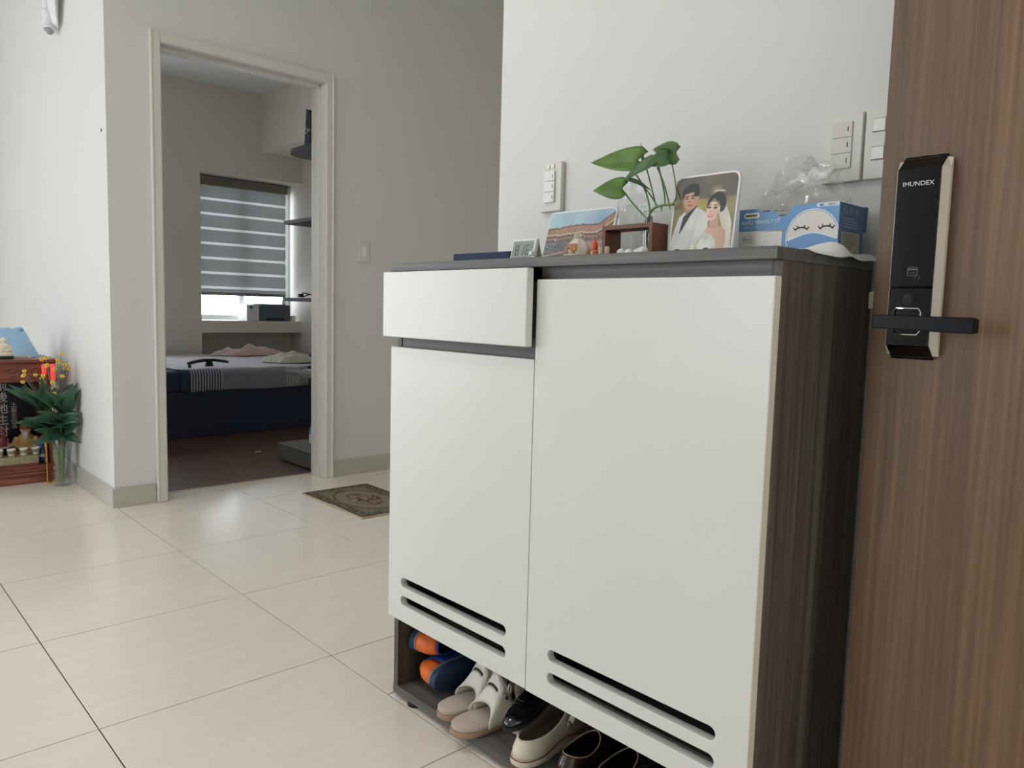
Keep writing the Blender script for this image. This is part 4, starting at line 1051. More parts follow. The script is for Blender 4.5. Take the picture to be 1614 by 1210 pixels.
# box of face masks
mb_ = empty('mask_box', (1.272, .680, ZT), FACE_X, 'opened blue and white carton of face masks at the near end', 'box')
BW, BD, BH = .186, .094, .090
fp = [(-BW / 2, 0), (BW / 2, 0), (BW / 2, BH)]
notch = [(BW * .30, BH), (BW * .05, BH * .985)] + [(BW * -.045 + .0165 * cos(t), BH * .965 - .0145 * sin(t)) for t in [radians(10 + 20 * k) for k in range(9)]]
notch += [(-BW * .165, BH * .965), (-BW * .175, BH * .90), (-BW * .24, BH * .90), (-BW * .30, BH * .985), (-BW / 2, BH * .985)]
outl = fp + notch
MB().prism(outl, 1, 0, .0007).build('front_wall', 'carton_blue', mb_)
def boxart(u, v):
    x, z = (u - .5) * BW, v * BH
    if not inpoly(x, z, outl): return None
    c = (106, 152, 198)
    if z < BH * .52 and u < .46: c = (226, 222, 214)
    if BH * .52 < z < BH * .545 and u < .47: c = mix((226, 226, 224), (92, 84, 76), (u - .15) * 2.2)
    cx, cz, R = BW * .255, BH * .375, .0475
    d = sqrt((x - cx) ** 2 + (z - cz) ** 2)
    if d < R: c = (232, 236, 238)
    if d < R - .0015: c = (92, 130, 172)
    if d < R - .0026:
        c = (222, 216, 208)
        q = (x - cx) / R; wv = cz - .0005 + .0065 * cos(q * 2.6)
        if z < wv: c = (106, 152, 198)
        elif z < wv + .0022: c = (226, 234, 240)
    if .785 < u < .995 and v > .925: c = (206, 216, 226)
    return c
raster('printed_front', BW, BH, 220, 110, boxart, 'carton_print', mb_, off=-.0003, x0=-BW / 2)
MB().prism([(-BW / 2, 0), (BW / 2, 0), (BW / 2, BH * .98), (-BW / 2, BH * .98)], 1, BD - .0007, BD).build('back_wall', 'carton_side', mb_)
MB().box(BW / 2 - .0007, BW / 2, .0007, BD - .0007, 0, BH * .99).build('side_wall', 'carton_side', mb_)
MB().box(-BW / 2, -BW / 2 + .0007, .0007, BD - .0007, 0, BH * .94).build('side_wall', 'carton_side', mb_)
MB().box(-BW / 2, BW / 2, .0007, BD - .0007, 0.0002, .0008).build('bottom', 'carton_inside', mb_)
MB().add([(-BW / 2, .001, BH * .935), (-BW / 2 + .012, .03, BH * 1.03), (-BW / 2 + .066, .05, BH * .99), (-BW / 2 + .052, .001, BH * .94)], [(0, 1, 2, 3)]).build('lid_flap', 'carton_inside', mb_, solid=.0007)
MB().add([(BW / 2, BD - .002, BH * .5), (BW / 2 + .004, BD + .004, BH * .52), (BW / 2 + .004, BD + .006, BH * .99), (BW / 2, BD - .002, BH * 1.0)], [(0, 1, 2, 3)]).build('end_flap', 'carton_side', mb_, solid=.0007)
text('KHẨU TRANG Y TẾ', .0092, 'ink_white', mb_, (-BW * .268, -.0006, BH * .715), sx=.93)
text('Medical Face Mask', .0068, 'ink_pale', mb_, (-BW * .305, -.0006, BH * .615), sx=.95)
text('50 cái', .0062, 'ink_black', mb_, (-BW * .40, -.0006, BH * .385))
lp_ = MB().prism([(x * 1 - BW * .365, z + BH * .855) for x, z in [(a, b - .005) for a, b in rrect(.031, .010, .0048, 4)]], 1, -.0006, -.0003).build('logo_patch', 'ink_white', mb_)
MB().box(-BW * .365 - .0125, -BW * .365 + .0115, -.0009, -.0006, BH * .855 - .0018, BH * .855 + .0018).build('logo_mark', 'ink_olive', mb_)
bd = MB(); pts = [(a - BW * .40, b + BH * .385 - .0055) for a, b in rrect(.0195, .011, .0035, 4)]
bd.tube([(a, -.0005, b) for a, b in pts + pts[:1]], .00035, 4, caps=False); bd.build('badge_outline', 'ink_grey', mb_)
for cx in (-.36, -.235, -.09):
    MB().tube([(cx * BW + .0075 * cos(t), -.0005, .0165 + .0055 * sin(t)) for t in [pi * k / 10 for k in range(11)]], .00035, 4).build('icon_arc', 'ink_grey', mb_)
for cx in (BW * .105 + .008, BW * .345 + .008):
    m = MB(); cz = BH * .54
    arc = lambda t: (cx + .0115 * sin(t), -.0006, cz + .0065 * cos(t) - .0045)
    m.tube([arc(radians(-75 + 15 * k)) for k in range(11)], .0011, 5)
    for a in (-68, -30, 25, 65):
        p = arc(radians(a)); m.tube([p, (p[0] + .0048 * sin(radians(a * .8)), p[1], p[2] + .0042)], .0009, 5)
    m.build('eyelash_drawing', 'ink_black', mb_)
text('Medical', .0042, 'ink_grey', mb_, (BW * .43, -.0006, BH * .958))
MB().sphere((BW * .33, -.0004, BH * .958), (.004, .0003, .002), 10, 6).build('logo_dot', 'carton_side', mb_)
for a, b, z0, z1, m in ((.012, .082, .008, .042, 'carton_inside'),):
    MB().box(BW / 2, BW / 2 + .0003, a, b, z0, z1).build('side_label', m, mb_)
for k in range(9):
    MB().box(BW / 2 + .0003, BW / 2 + .0005, .016, .050 + .026 * hsh(k, 2), .0105 + k * .0034, .0116 + k * .0034).build('print_line', 'ink_grey', mb_)
for k in range(4):
    MB().box(BW / 2, BW / 2 + .0003, .016, .070 - .014 * hsh(k, 5), .050 + k * .0045, .0512 + k * .0045).build('print_line', 'ink_pale', mb_)
for k in range(3):
    MB().tube([(BW / 2 + .0003, .022 + k * .022 + .0055 * cos(t), .078 + .0055 * sin(t)) for t in [2 * pi * q / 12 for q in range(13)]], .0005, 4, caps=False).build('icon_ring', 'ink_pale', mb_)

# clear plastic bag sticking out of the box
bag = empty('plastic_bag', (1.272, .680, ZT + .075), FACE_X, 'crumpled clear plastic bag bulging out of the mask box', 'plastic bag')
def film(u, v):
    a = 2 * pi * u
    ex = .094 * cos(a); ey = .036 * sin(a)
    peak = .098 * sin(pi * min(1, v * .5)) 
    x = ex * (1 - .52 * v) + .012 * v; y = .047 + ey * (1 - .6 * v)
    z = .005 + .086 * v ** .8
    k = .010 * (.3 + v) * (vn(u * 14, v * 7) - .5) * 2; k2 = .006 * (vn(u * 31 + 7, v * 15) - .5) * 2
    z += k * .9 - .028 * abs(cos(a + .5)) ** 2 * v * (cos(a) < 0) - .012 * v * (cos(a) > 0) * abs(cos(a))
    return (x + (k + k2) * cos(a) * .8, y + (k - k2) * sin(a) * 1.4, z + k2)
MB().grid(film, 64, 26, cu=True).build('film', 'plastic_film', bag, smooth=True, angle=25)
def film_top(u, v):
    p = film(u, 1.0); q = (.012 - .012, .047, p[2]); t = v
    return (p[0] * (1 - t) + .012 * t, p[1] * (1 - t) + .047 * t, p[2] + .006 * (vn(u * 12, v * 5 + 2) - .3) * sin(pi * t) * 2)
MB().grid(film_top, 64, 8, cu=True).build('folded_top', 'plastic_film', bag, smooth=True, angle=25)

# white paper sheet sagging over the near edge of the top
pp = empty('paper_sheet', (1.20, .585, ZT), FACE_X, 'curling white paper sheet hanging over the near corner beside the mask box', 'paper')
def sheet(u, v):
    # u along the near end of the top (front to wall), v from lying on top to hanging over the end
    xw = 1.135 + .245 * u; k = max(0, min(1, (u - .38) / .14)); k = k * k * (3 - 2 * k)
    yw = (.632 - .047 * k) * (1 - v) + .556 * v
    z = .0014 + .021 * exp(-((u - .50) / .10) ** 2) * (1 - .75 * v) + .006 * exp(-((u - .9) / .2) ** 2)
    if yw < .571: z = z - (.571 - yw) * .9 * (.5 + .5 * u)
    return (.585 - yw, xw - 1.20, z)
MB().grid(sheet, 30, 16).build('sheet', 'paper_white', pp, smooth=True, solid=.0006)

# ------------------------------------------------------------------ door mat in the hall
def rug_fn(u, v):
    n = vn(u * 60, v * 90); base = mix((116, 108, 96), (140, 130, 116), n)
    e = min(u, 1 - u) * .39; f = min(v, 1 - v) * .605; d = min(e, f)
    if d < .008: return (86, 78, 66)
    if d < .05: base = mix((128, 116, 98), (88, 78, 66), 1 if vn(u * 38, v * 56) > .52 else .1)
    if .05 < d < .056: base = (92, 80, 68)
    q = inell(u, v, .5, .5, .36, .36)
    if q < 1.18: base = mix((96, 82, 72), (116, 100, 86), vn(u * 40, v * 50))
    if 1.0 < q < 1.16 and vn(u * 44 + 4, v * 60) > .5: base = (146, 126, 108)
    if q < .82: base = mix((132, 122, 110), (146, 134, 120), n)
    if q < .36:
        k = vn(u * 26 + 3, v * 34); base = mix((170, 148, 132), (100, 76, 68), 1 if k > .58 else .2)
        if k < .3: base = (120, 112, 82)
    return base
rug = empty('door_mat', (2.075, 3.335, .0), (0, 0, radians(-.8)), 'brown patterned door mat with an oval flower medallion', 'rug')
def rugz(x, y): return .0065 + .004 * exp(-((y + .05) / .05) ** 2) * max(0, -x / .19) ** 3
raster('woven_top', .385, .602, 110, 170, rug_fn, 'rug_weave', rug, x0=-.1925, z0=-.301)
wt = rug.children[0]
for v in wt.data.vertices: v.co = (v.co.x, v.co.z, rugz(v.co.x, v.co.z))
wt.data.update()
MB().grid(lambda u, v: (-.1925 + .385 * u, -.301 + .602 * v, .0012 + (rugz(-.1925 + .385 * u, -.301 + .602 * v) - .0065) * .9), 14, 40).build('backing', 'cork', rug)
ed = [(-.1925, -.301 + .602 * k / 30) for k in range(31)] + [(-.1925 + .385 * k / 12, .301) for k in range(1, 13)] + [(.1925, .301 - .602 * k / 30) for k in range(1, 31)] + [(.1925 - .385 * k / 12, -.301) for k in range(1, 13)]
MB().tube([(x, y, rugz(x, y) - .0027) for x, y in ed], .0032, 6, caps=False).build('bound_edge', 'cork', rug, smooth=True)

# ------------------------------------------------------------------ bedroom
bed = empty('bed', (2.6, 6.5, 0), (0, 0, 0), 'wide low bed with a dark navy base and grey sheet in the bedroom', 'bed')
BO = Vector((2.6, 6.5, 0))
def bpart(name, mb, mat, parent=None, **k):
    mb.v = [(x - BO.x, y - BO.y, z - BO.z) for x, y, z in mb.v]; return mb.build(name, mat, parent or bed, **k)
bpart('base', MB().box(1.30, 3.74, 5.668, 7.30, .002, .335), 'navy_panel', bevel=.004)
bpart('mattress', MB().box(1.32, 3.72, 5.675, 7.29, .335, .485), 'mattress_navy', bevel=.025, bseg=3)
def sheet_top(u, v):
    x = 1.98 + 1.73 * u; y = 5.69 + 1.59 * v
    return (x, y, .4925 + .006 * vn(x * 7, y * 5) + .003 * sin(x * 23 + y * 9))
bpart('sheet', MB().grid(sheet_top, 50, 40), 'sheet_light', smooth=True, solid=.004)
def drop(x0, x1, dep):
    def f(u, v):
        x = x0 + (x1 - x0) * u; t = v
        z = .4965 - dep * t + .004 * sin(x * 9) * t + .008 * vn(x * 3, 1) * t
        return (x, 5.69 - .030 * sin(min(1, t * 5) * pi / 2) - .006 * vn(x * 9, t * 2), z)
    return f
bpart('sheet_drop', MB().grid(drop(2.285, 2.99, .165), 50, 12), 'sheet_grey', smooth=True, solid=.003)
bpart('sheet_drop', MB().grid(drop(1.98, 2.04, .165), 8, 12), 'mattress_navy', smooth=True, solid=.003)
n = 24
for k in range(n):
    x0 = 2.042 + .242 * k / n
    bpart('stripe_band', MB().grid(drop(x0, x0 + .242 / n, .160 + .012 * hsh(k, 1)), 3, 10), 'sheet_light' if k % 2 else 'mattress_navy', smooth=True, solid=.003)
for k in range(6):
    x0 = 2.80 + .02 * k; bpart('stripe_band', MB().grid(lambda u, v: tuple(a + b for a, b in zip(drop(x0, x0 + .007, .16)(u, v), (0, -.003, 0))), 2, 10), 'cream_cloth', smooth=True, solid=.002)
def heap(name, loc, sx, sy, sz, mat, label, cat, seed):
    e = empty(name, loc, (0, 0, 0), label, cat)
    def f(u, v):
        a = 2 * pi * u; r = (1 - v) ** .6
        r *= .75 + .5 * vn(seed + 2.2 * cos(a) + 5, 2.2 * sin(a) + seed)
        x, y = sx * r * cos(a), sy * r * sin(a)
        return (x, y, sz * v ** .7 * (.6 + .8 * vn(x * 14 + seed, y * 16)) + .012 * sin(x * 60 + y * 25 + seed) * v * (1 - v) * 2)
    MB().grid(f, 48, 16, cu=True).build('cloth_folds', mat, e, smooth=True)
    return e
h1 = heap('blanket', (3.10, 6.98, .506), .33, .14, .085, 'pink_cloth', 'crumpled pale pink blanket at the back of the bed', 'blanket', 1.3)
h2 = heap('shirt', (3.02, 6.05, .506), .20, .16, .085, 'cream_cloth', 'crumpled cream shirt on the bed by the desk', 'clothes', 4.1)
h3 = heap('jacket', (3.46, 6.30, .506), .12, .14, .10, 'navy_cloth', 'crumpled dark navy clothes beside the cream shirt', 'clothes', 7.7)
# black chair armrest lying on the bed
ar = empty('chair_armrest', (2.235, 5.80, .5025), (0, 0, radians(12)), 'black curved chair armrest lying on the bed edge', 'armrest')
MB().tube([(-.165 + .33 * k / 12, .05 * sin(pi * k / 12) * .2, .032 + .020 * sin(pi * k / 12)) for k in range(13)], [.017] + [.022] * 11 + [.017], 10, flat=.55).build('pad', 'black_plastic', ar, smooth=True)
MB().prism([(-.028, .004), (.038, .004), (.028, .040), (-.014, .040)], 1, -.012, .012).build('bracket', 'black_plastic', ar, bevel=.003)
MB().tube([(-.155, 0, .022), (-.152, 0, .002)], .012, 8).build('end_stop', 'black_plastic', ar, smooth=True)

# zebra blind in the window niche
bl = empty('window_blind', (3.28, 7.585, 2.19), (0, 0, 0), 'grey zebra roller blind pulled most of the way down the bedroom window', 'blind')
MB().box(-.50, .475, -.03, .03, -.072, 0.012).build('cassette', 'blind_rail', bl, bevel=.006)
z = -.072; k = 0
while z > -1.10:
    h = .118 if k % 2 == 0 else .024
    h = min(h, 1.105 + z)
    MB().grid(lambda u, v: (-.485 + .94 * u, -.004 - .010 * sin(pi * v) * (k % 2 == 0), z - h * v), 2, 6).build('blind_strip', 'blind_fabric' if k % 2 == 0 else 'blind_sheer', bl, smooth=True)
    z -= h; k += 1
MB().box(-.487, .457, -.012, .010, -1.130, -1.100).build('bottom_rail', 'blind_rail', bl, bevel=.004)
# things on the sill
prn = empty('printer', (3.53, 7.47, .8155), (0, 0, 0), 'dark grey and white printer standing on the bedroom window sill', 'printer')
MB().prism([(-.17, 0), (.16, 0), (.16, .155), (.14, .165), (-.15, .165), (-.17, .15)], 1, -.09, .12).build('body', 'grey_plastic', prn, bevel=.006)
MB().box(-.30, -.172, -.09, .12, 0, .162).build('side_case', 'white_plastic', prn, bevel=.006)
MB().box(-.10, .09, -.10, -.09, .012, .03).build('tray', 'black_plastic', prn, bevel=.003)
MB().box(-.155, .13, -.05, .09, .165, .172).build('lid', 'grey_plastic', prn, bevel=.003)
MB().box(-.27, -.24, -.0925, -.0895, .12, .15).build('button', 'grey_plastic', prn, bevel=.001)
wc = empty('small_cup', (3.735, 7.42, .8155), (0, 0, 0), 'small white cup on the sill to the right of the printer', 'cup')
MB().lathe([(.0005, 0), (.028, 0), (.034, .055), (.031, .055), (.026, .004), (.0005, .004)], seg=18).build('body', 'porcelain', wc, smooth=True)
MB().tube([(.033 + .014 * sin(pi * q / 8), 0, .012 + .032 * q / 8) for q in range(9)], .003, 6).build('handle', 'porcelain', wc, smooth=True)
sb2 = empty('ink_bottle', (3.66, 7.47, .988), (0, 0, 0), 'small pale bottle standing on the printer', 'bottle')
MB().lathe([(.0005, 0), (.016, 0), (.017, .002), (.017, .04), (.009, .05), (.009, .058)], seg=16).build('body', 'white_plastic', sb2, smooth=True)
MB().lathe([(.010, .0578), (.010, .07), (.0005, .071)], seg=12).build('cap', 'teal', sb2, smooth=True)

# wall shelves, desk and platform just inside the bedroom door
def shelf(name, z, y1, label, r=.0):
    e = empty(name, (2.6, 4.063, z), (0, 0, 0), label, 'shelf', 'dark shelves beside the bedroom door')
    if r:
        pts = [(.5, 0), (.5, y1 - 4.063)] + [(-.41 + r - r * sin(radians(10 * q)), y1 - 4.063 - r + r * cos(radians(10 * q))) for q in range(10)] + [(-.41, 0)]
    else: pts = [(.5, 0), (.5, y1 - 4.063), (-.41, y1 - 4.063), (-.41, 0)]
    MB().prism(pts, 2, -.012, .010).build('board', 'shelf_dark', e, bevel=.0015)
    MB().prism([(.005, -.012), (.16, -.012), (.005, -.10)], 0, .30, .315).build('bracket', 'shelf_dark', e)
    return e
shelf('wall_shelf', 1.905, 4.50, 'top dark shelf with a rounded corner, under the black paper bag', .16)
shelf('wall_shelf', 1.486, 4.465, 'middle dark shelf between the bag shelf and the cable shelf')
shelf('wall_shelf', 1.020, 4.468, 'lowest dark shelf, with black cables on it')
bb = empty('paper_bag', (2.425, 4.325, 1.9155), (0, 0, 0), 'black paper bag with a white letter D on the top shelf', 'bag')
MB().add([(-.10, .14, 0), (.16, .14, 0), (.16, .05, 0), (-.10, .05, 0), (-.092, .125, .27), (.155, .118, .27), (.155, .075, .27), (-.092, .07, .24)],
         [(3, 2, 1, 0), (0, 1, 5, 4), (1, 2, 6, 5), (2, 3, 7, 6), (3, 0, 4, 7)]).build('body', 'bag_black', bb)
# the bag's lettered side looks towards the door opening (-x)
sd = empty('logo', (-.099, .128, .12), (0, 0, -pi / 2)); sd.parent = bb
dl = text('D', .05, 'ink_white', bb, (0, 0, 0), bold=0); dl2 = text('kids', .022, 'ink_white', bb, (0, 0, 0))
bpy.data.objects.remove(sd)
for o_, (yy, zz) in ((dl, (.118, .135)), (dl2, (.082, .138))):
    for v in o_.data.vertices: x_, y_, z_ = v.co; v.co = (-.1005 + .008 * (z_ + zz) / .27 - .001, yy - x_, z_ + zz)
pf = empty('plastic_wrap', (2.30, 4.43, 1.9155), (0, 0, 0), 'crumpled clear wrapper beside the black bag on the top shelf', 'wrapper')
MB().grid(lambda u, v: (-.06 + .10 * u, -.05 + .09 * v, .004 + .03 * vn(u * 4, v * 4) * sin(pi * u) ** .5 * sin(pi * v) ** .5), 14, 14).build('film', 'paper_white', pf, smooth=True, solid=.001)
cb = empty('charging_cable', (2.33, 4.40, 1.0335), (0, 0, 0), 'black coiled cable lying on the lowest shelf', 'cable')
MB().tube([(.05 * cos(t) + .01 * sin(3 * t), .035 * sin(t), .004 + .012 * (1 + sin(2 * t + .5))) for t in [4 * pi * q / 50 for q in range(51)]], .0035, 6).build('cord', 'cable_black', cb, smooth=True)
MB().box(-.075, -.045, -.014, .014, 0, .022).build('plug', 'cable_black', cb, bevel=.003)
dk = empty('desk', (2.6, 4.28, 0), (0, 0, 0), 'low grey desk standing just inside the bedroom doorway', 'desk')
MB().box(-.41, .6, -.21, .207, .556, .580).build('desktop', 'desk_wood', dk, bevel=.002)
for x in (.10, .57): MB().box(x, x + .025, -.20, .19, .112, .556).build('side_panel', 'desk_wood', dk)
MB().box(.125, .57, -.20, -.18, .30, .556).build('modesty_panel', 'desk_wood', dk)
pfm = empty('low_platform', (2.6, 4.33, 0), (0, 0, 0), 'low grey floor platform under the desk by the bedroom doorway', 'platform')
MB().box(-.41, .6, -.25, .23, .012, .088).build('front_box', 'desk_wood', pfm, bevel=.001)
MB().box(-.412, .602, -.252, .232, .088, .111).build('top_board', 'desk_wood', pfm, bevel=.0015)
MB().box(-.40, .59, -.24, .22, 0, .012).build('plinth', 'shelf_dark', pfm)
ns = empty('paper_stack', (2.36, 4.38, .5805), (0, 0, .3), 'few white papers lying on the grey desk', 'papers')
for k in range(3): MB().box(-.06, .09, -.05, .05, .0012 * k, .0012 * k + .001).build('sheet', 'paper_white', ns)
dt = empty('detergent_bottle', (2.292, 4.275, .1115), (0, 0, .6), 'blue and white plastic bottle standing on the low platform', 'bottle')
MB().lathe([(.0005, 0), (.034, 0), (.036, .006), (.036, .10), (.030, .125), (.014, .145), (.013, .16)], seg=20, sy=.65).build('body', 'detergent_blue', dt, smooth=True)
MB().lathe([(.0365, .03), (.0368, .032), (.0368, .085), (.0365, .087)], seg=20, sy=.66).build('label_band', 'white_plastic', dt, smooth=True)
MB().lathe([(.015, .158), (.015, .185), (.009, .192), (.0005, .192)], seg=14).build('cap', 'white_plastic', dt, smooth=True)
bit = MB().grid(lambda u, v: (-.02 + .04 * u, -.012 + .024 * v, .001 + .006 * vn(u * 3, v * 3)), 6, 5).build('paper_scrap', 'paper_white', smooth=True, solid=.001)
bit.location = (2.20, 4.86, 0.0); tag(bit, 'tiny white paper scrap on the dark bedroom floor', 'paper')

# ------------------------------------------------------------------ household altar against the living-room wall
AX0, AX1, AY0, AY1 = .40, 1.0, 4.69, 5.08
al = empty('altar_cabinet', (.70, 4.885, 0), (0, 0, 0), 'small carved reddish-brown altar cabinet on the floor by the wall', 'altar')
AO = Vector((.70, 4.885, 0))
def apart(name, mb, mat, parent=None, **k):
    mb.v = [(x - AO.x, y - AO.y, z - AO.z) for x, y, z in mb.v]; return mb.build(name, mat, parent or al, **k)
apart('plinth', MB().box(AX0, AX1 - .03, AY0, AY1, 0, .034).box(AX0 + .005, AX1 - .038, AY0 + .006, AY1, .034, .046), 'altar_wood', bevel=.003)
apart('step_moulding', MB().box(AX0 - .004, AX1 - .028, AY0 - .004, AY1, .046, .060), 'altar_wood', bevel=.004)
apart('step_moulding', MB().box(AX0 + .006, AX1 - .036, AY0 + .008, AY1, .060, .082), 'altar_wood', bevel=.003)
apart('floor_board', MB().box(AX0 - .002, AX1 - .028, AY0 + .0, AY1, .082, .098), 'altar_wood', bevel=.003)
apart('side_panel', MB().box(AX1 - .045, AX1 - .03, AY0 + .02, AY1, .098, .60), 'altar_wood')
apart('side_panel', MB().box(AX0, AX0 + .015, AY0 + .02, AY1, .098, .60), 'altar_wood')
bpnl = apart('back_panel', MB().box(AX0 + .015, AX1 - .045, AY1 - .02, AY1, .098, .60), 'altar_dark')
apart('frieze', MB().box(AX0, AX1 - .012, AY0 + .004, AY0 + .03, .560, .645), 'altar_wood', bevel=.003)
apart('frieze_moulding', MB().box(AX0 - .004, AX1 - .006, AY0 - .004, AY0 + .034, .545, .560), 'altar_wood', bevel=.003)
apart('top_board', MB().box(AX0 - .01, AX1 + .004, AY0 - .008, AY1, .645, .664), 'altar_wood', bevel=.004)
for q in range(5):
    cx = AX0 + .06 + q * .11
    apart('carving', MB().tube([(cx + .032 * cos(t), AY0 + .003, .600 + .022 * sin(t)) for t in [2 * pi * k / 16 for k in range(17)]], .005, 6, caps=False).sphere((cx, AY0 + .003, .600), (.014, .004, .010), 10, 6), 'altar_wood', smooth=True)
for x in (AX1 - .058, AX0 + .03):
    apart('gold_column', MB().lathe([(.012, .098), (.012, .11), (.008, .118), (.008, .53), (.012, .54), (.012, .547)], (x, AY0 + .055, 0), 14), 'altar_gold', smooth=True)
ty = text('前\n後\n地\n主\n財\n神', .056, 'ink_white', al, (.797 - AO.x, AY1 - .021 - AO.y, .495 - AO.z), bold=.01)
ty.data.transform(Matrix.Translation((0, 0, 0)))
zc_ = [v.co.z for v in ty.data.vertices]; sh = .33 - (max(zc_) + min(zc_)) / 2
for v in ty.data.vertices: v.co.z = (v.co.z - (max(zc_) + min(zc_)) / 2) * 1.15 + .335
t2 = text('土\n能\n生\n白\n玉', .030, 'ink_white', al, (.852 - AO.x, AY1 - .021 - AO.y, 0), bold=.01)
zc_ = [v.co.z for v in t2.data.vertices]
for v in t2.data.vertices: v.co.z = v.co.z - (max(zc_) + min(zc_)) / 2 + .325
# cloth runner along the front lip
apart('cloth_runner', MB().box(AX0 + .02, AX1 - .105, AY0 - .006, AY0 - .003, .112, .150).box(AX0 + .02, AX1 - .105, AY0 - .006, AY0 + .08, .148, .151), 'porcelain_print', bevel=.001)
apart('tray_step', MB().box(AX0 + .022, AX1 - .107, AY0 - .002, AY0 + .08, .099, .1475), 'altar_wood')
# offering cups
for q in range(5):
    c = empty('offering_cup', (.890 - .056 * q, 4.728, .1515), (0, 0, q * .4),
              ('patterned offering cup nearest the blue jar', 'patterned offering cup second from the blue jar', 'patterned offering cup third from the blue jar',
               'patterned offering cup fourth from the blue jar', 'patterned offering cup farthest from the blue jar')[q], 'cup', 'offering cups on the altar')
    MB().lathe([(.0005, 0), (.013, 0), (.018, .008), (.0215, .038), (.0198, .038), (.016, .008), (.0005, .005)], seg=18).build('bowl', 'porcelain', c, smooth=True)
    MB().lathe([(.0192, .012), (.0196, .013), (.0213, .030), (.0209, .031)], seg=18).build('painted_band', 'porcelain_print', c, smooth=True)
pt = empty('offering_plate', (.722, 4.835, .0985), (0, 0, 0), 'white offering plate on a foot behind the row of cups', 'plate')
MB().lathe([(.0005, .0), (.045, 0), (.03, .02), (.03, .075), (.080, .090), (.084, .098), (.079, .098), (.05, .086), (.0005, .084)], seg=30).build('dish', 'porcelain', pt, smooth=True)
ib = empty('incense_bowl', (.752, 4.835, .1845), (0, 0, 0), 'maroon incense bowl with burnt sticks on the white plate', 'bowl')
MB().lathe([(.0005, 0), (.022, 0), (.028, .006), (.030, .030), (.026, .052), (.029, .056), (.025, .056), (.022, .046), (.0005, .046)], seg=22).build('bowl', 'bowl_maroon', ib, smooth=True)
for q in range(9):
    a = q * 2.4; MB().tube([(.012 * cos(a), .010 * sin(a), .045), (.022 * cos(a), .018 * sin(a), .10 + .02 * hsh(q, 1))], .0012, 5).build('incense_stick', 'robe_red', ib)
# seated deity statuette, one body mesh plus clothing details
st_ = empty('deity_statuette', (.880, 4.915, .0985), (0, 0, radians(-8)), 'seated bearded statuette in a yellow robe inside the altar', 'statuette')
def body(u, v):
    a = 2 * pi * u
    prof = [(0, .070, .055), (.10, .075, .060), (.25, .060, .048), (.42, .050, .038), (.60, .046, .034), (.72, .030, .026), (.78, .019, .018), (.80, .024, .024), (.87, .029, .029), (.94, .025, .026), (1, .002, .002)]
    for i in range(len(prof) - 1):
        if prof[i][0] <= v <= prof[i + 1][0]:
            t = (v - prof[i][0]) / (prof[i + 1][0] - prof[i][0]); rx = prof[i][1] + (prof[i + 1][1] - prof[i][1]) * t; ry = prof[i][2] + (prof[i + 1][2] - prof[i][2]) * t; break
    w = 1 + .05 * sin(5 * a + v * 20) * (v < .7)
    return (rx * w * cos(a), ry * w * sin(a), .185 * v)
bmesh_ = MB().grid(body, 28, 34, cu=True)
bmesh_.m = [1 if ((i % 33) / 33) > .74 else 0 for i in range(len(bmesh_.f))]
bmesh_.build('figure', ['robe_yellow', 'statue_skin'], st_, smooth=True)
for s in (-1, 1):
    MB().tube([(s * .040, -.005, .115), (s * .058, -.030, .082), (s * .030, -.052, .070), (s * .012, -.058, .074)], [.017, .017, .013, .009], 10).build('sleeve', 'robe_yellow', st_, smooth=True)
    MB().tube([(s * .02, -.03, .022), (s * .062, -.042, .020), (s * .030, -.070, .014)], [.024, .022, .014], 10).build('knee', 'robe_red', st_, smooth=True)
    MB().sphere((s * .010, -.0255, .165), .0032, 8, 6).build('eye', 'ink_black', st_, smooth=True)
MB().sphere((0, -.029, .158), (.005, .006, .006), 8, 6).build('nose', 'statue_skin', st_, smooth=True)
MB().tube([(0, -.027, .150), (0, -.036, .128), (0, -.034, .100)], [.014, .012, .002], 8).build('beard', 'statue_beard', st_, smooth=True)
MB().lathe([(.031, .168), (.031, .178), (.024, .190), (.014, .202), (.0005, .204)], seg=18).build('cap', 'statue_cap', st_, smooth=True)
MB().lathe([(.072, 0), (.066, -.0), (.066, .010), (.0005, .010)], seg=20).build('seat_base', 'robe_red', st_, smooth=True)
MB().sphere((.045, -.060, .040), (.022, .016, .016), 10, 7).build('gold_ingot', 'altar_gold', st_, smooth=True)
bj = empty('blue_jar', (.928, 4.768, .0985), (0, 0, 0), 'small blue and white porcelain jar at the altar front', 'jar')
MB().lathe([(.0005, 0), (.020, 0), (.024, .01), (.027, .05), (.024, .085), (.014, .098), (.015, .108), (.012, .108), (.0005, .09)], seg=22).build('jar', 'porcelain_blue', bj, smooth=True)
MB().lathe([(.0275, .030), (.0278, .034), (.0276, .044), (.0272, .047)], seg=22).build('white_band', 'porcelain', bj, smooth=True)
# red candle lamps
for q, (x, h) in enumerate(((.926, .052), (.966, .086))):
    rl = empty('candle_lamp', (x, 4.655, 0), (0, 0, 0), ('short glowing red candle lamp in front of the altar', 'tall glowing red candle lamp by the altar corner')[q], 'lamp', 'red candle lamps')
    MB().lathe([(.009, .64 - h), (.011, .644 - h), (.0115, .636), (.009, .64), (.0005, .64)], seg=14).build('glowing_tube', 'lamp_red', rl, smooth=True)
    MB().lathe([(.003, .010), (.003, .634 - h), (.012, .637 - h), (.012, .6398 - h)], seg=10).build('stem', 'altar_gold', rl, smooth=True)
    MB().lathe([(.020, .0008), (.019, .006), (.004, .012)], seg=16).build('foot', 'altar_gold', rl, smooth=True)
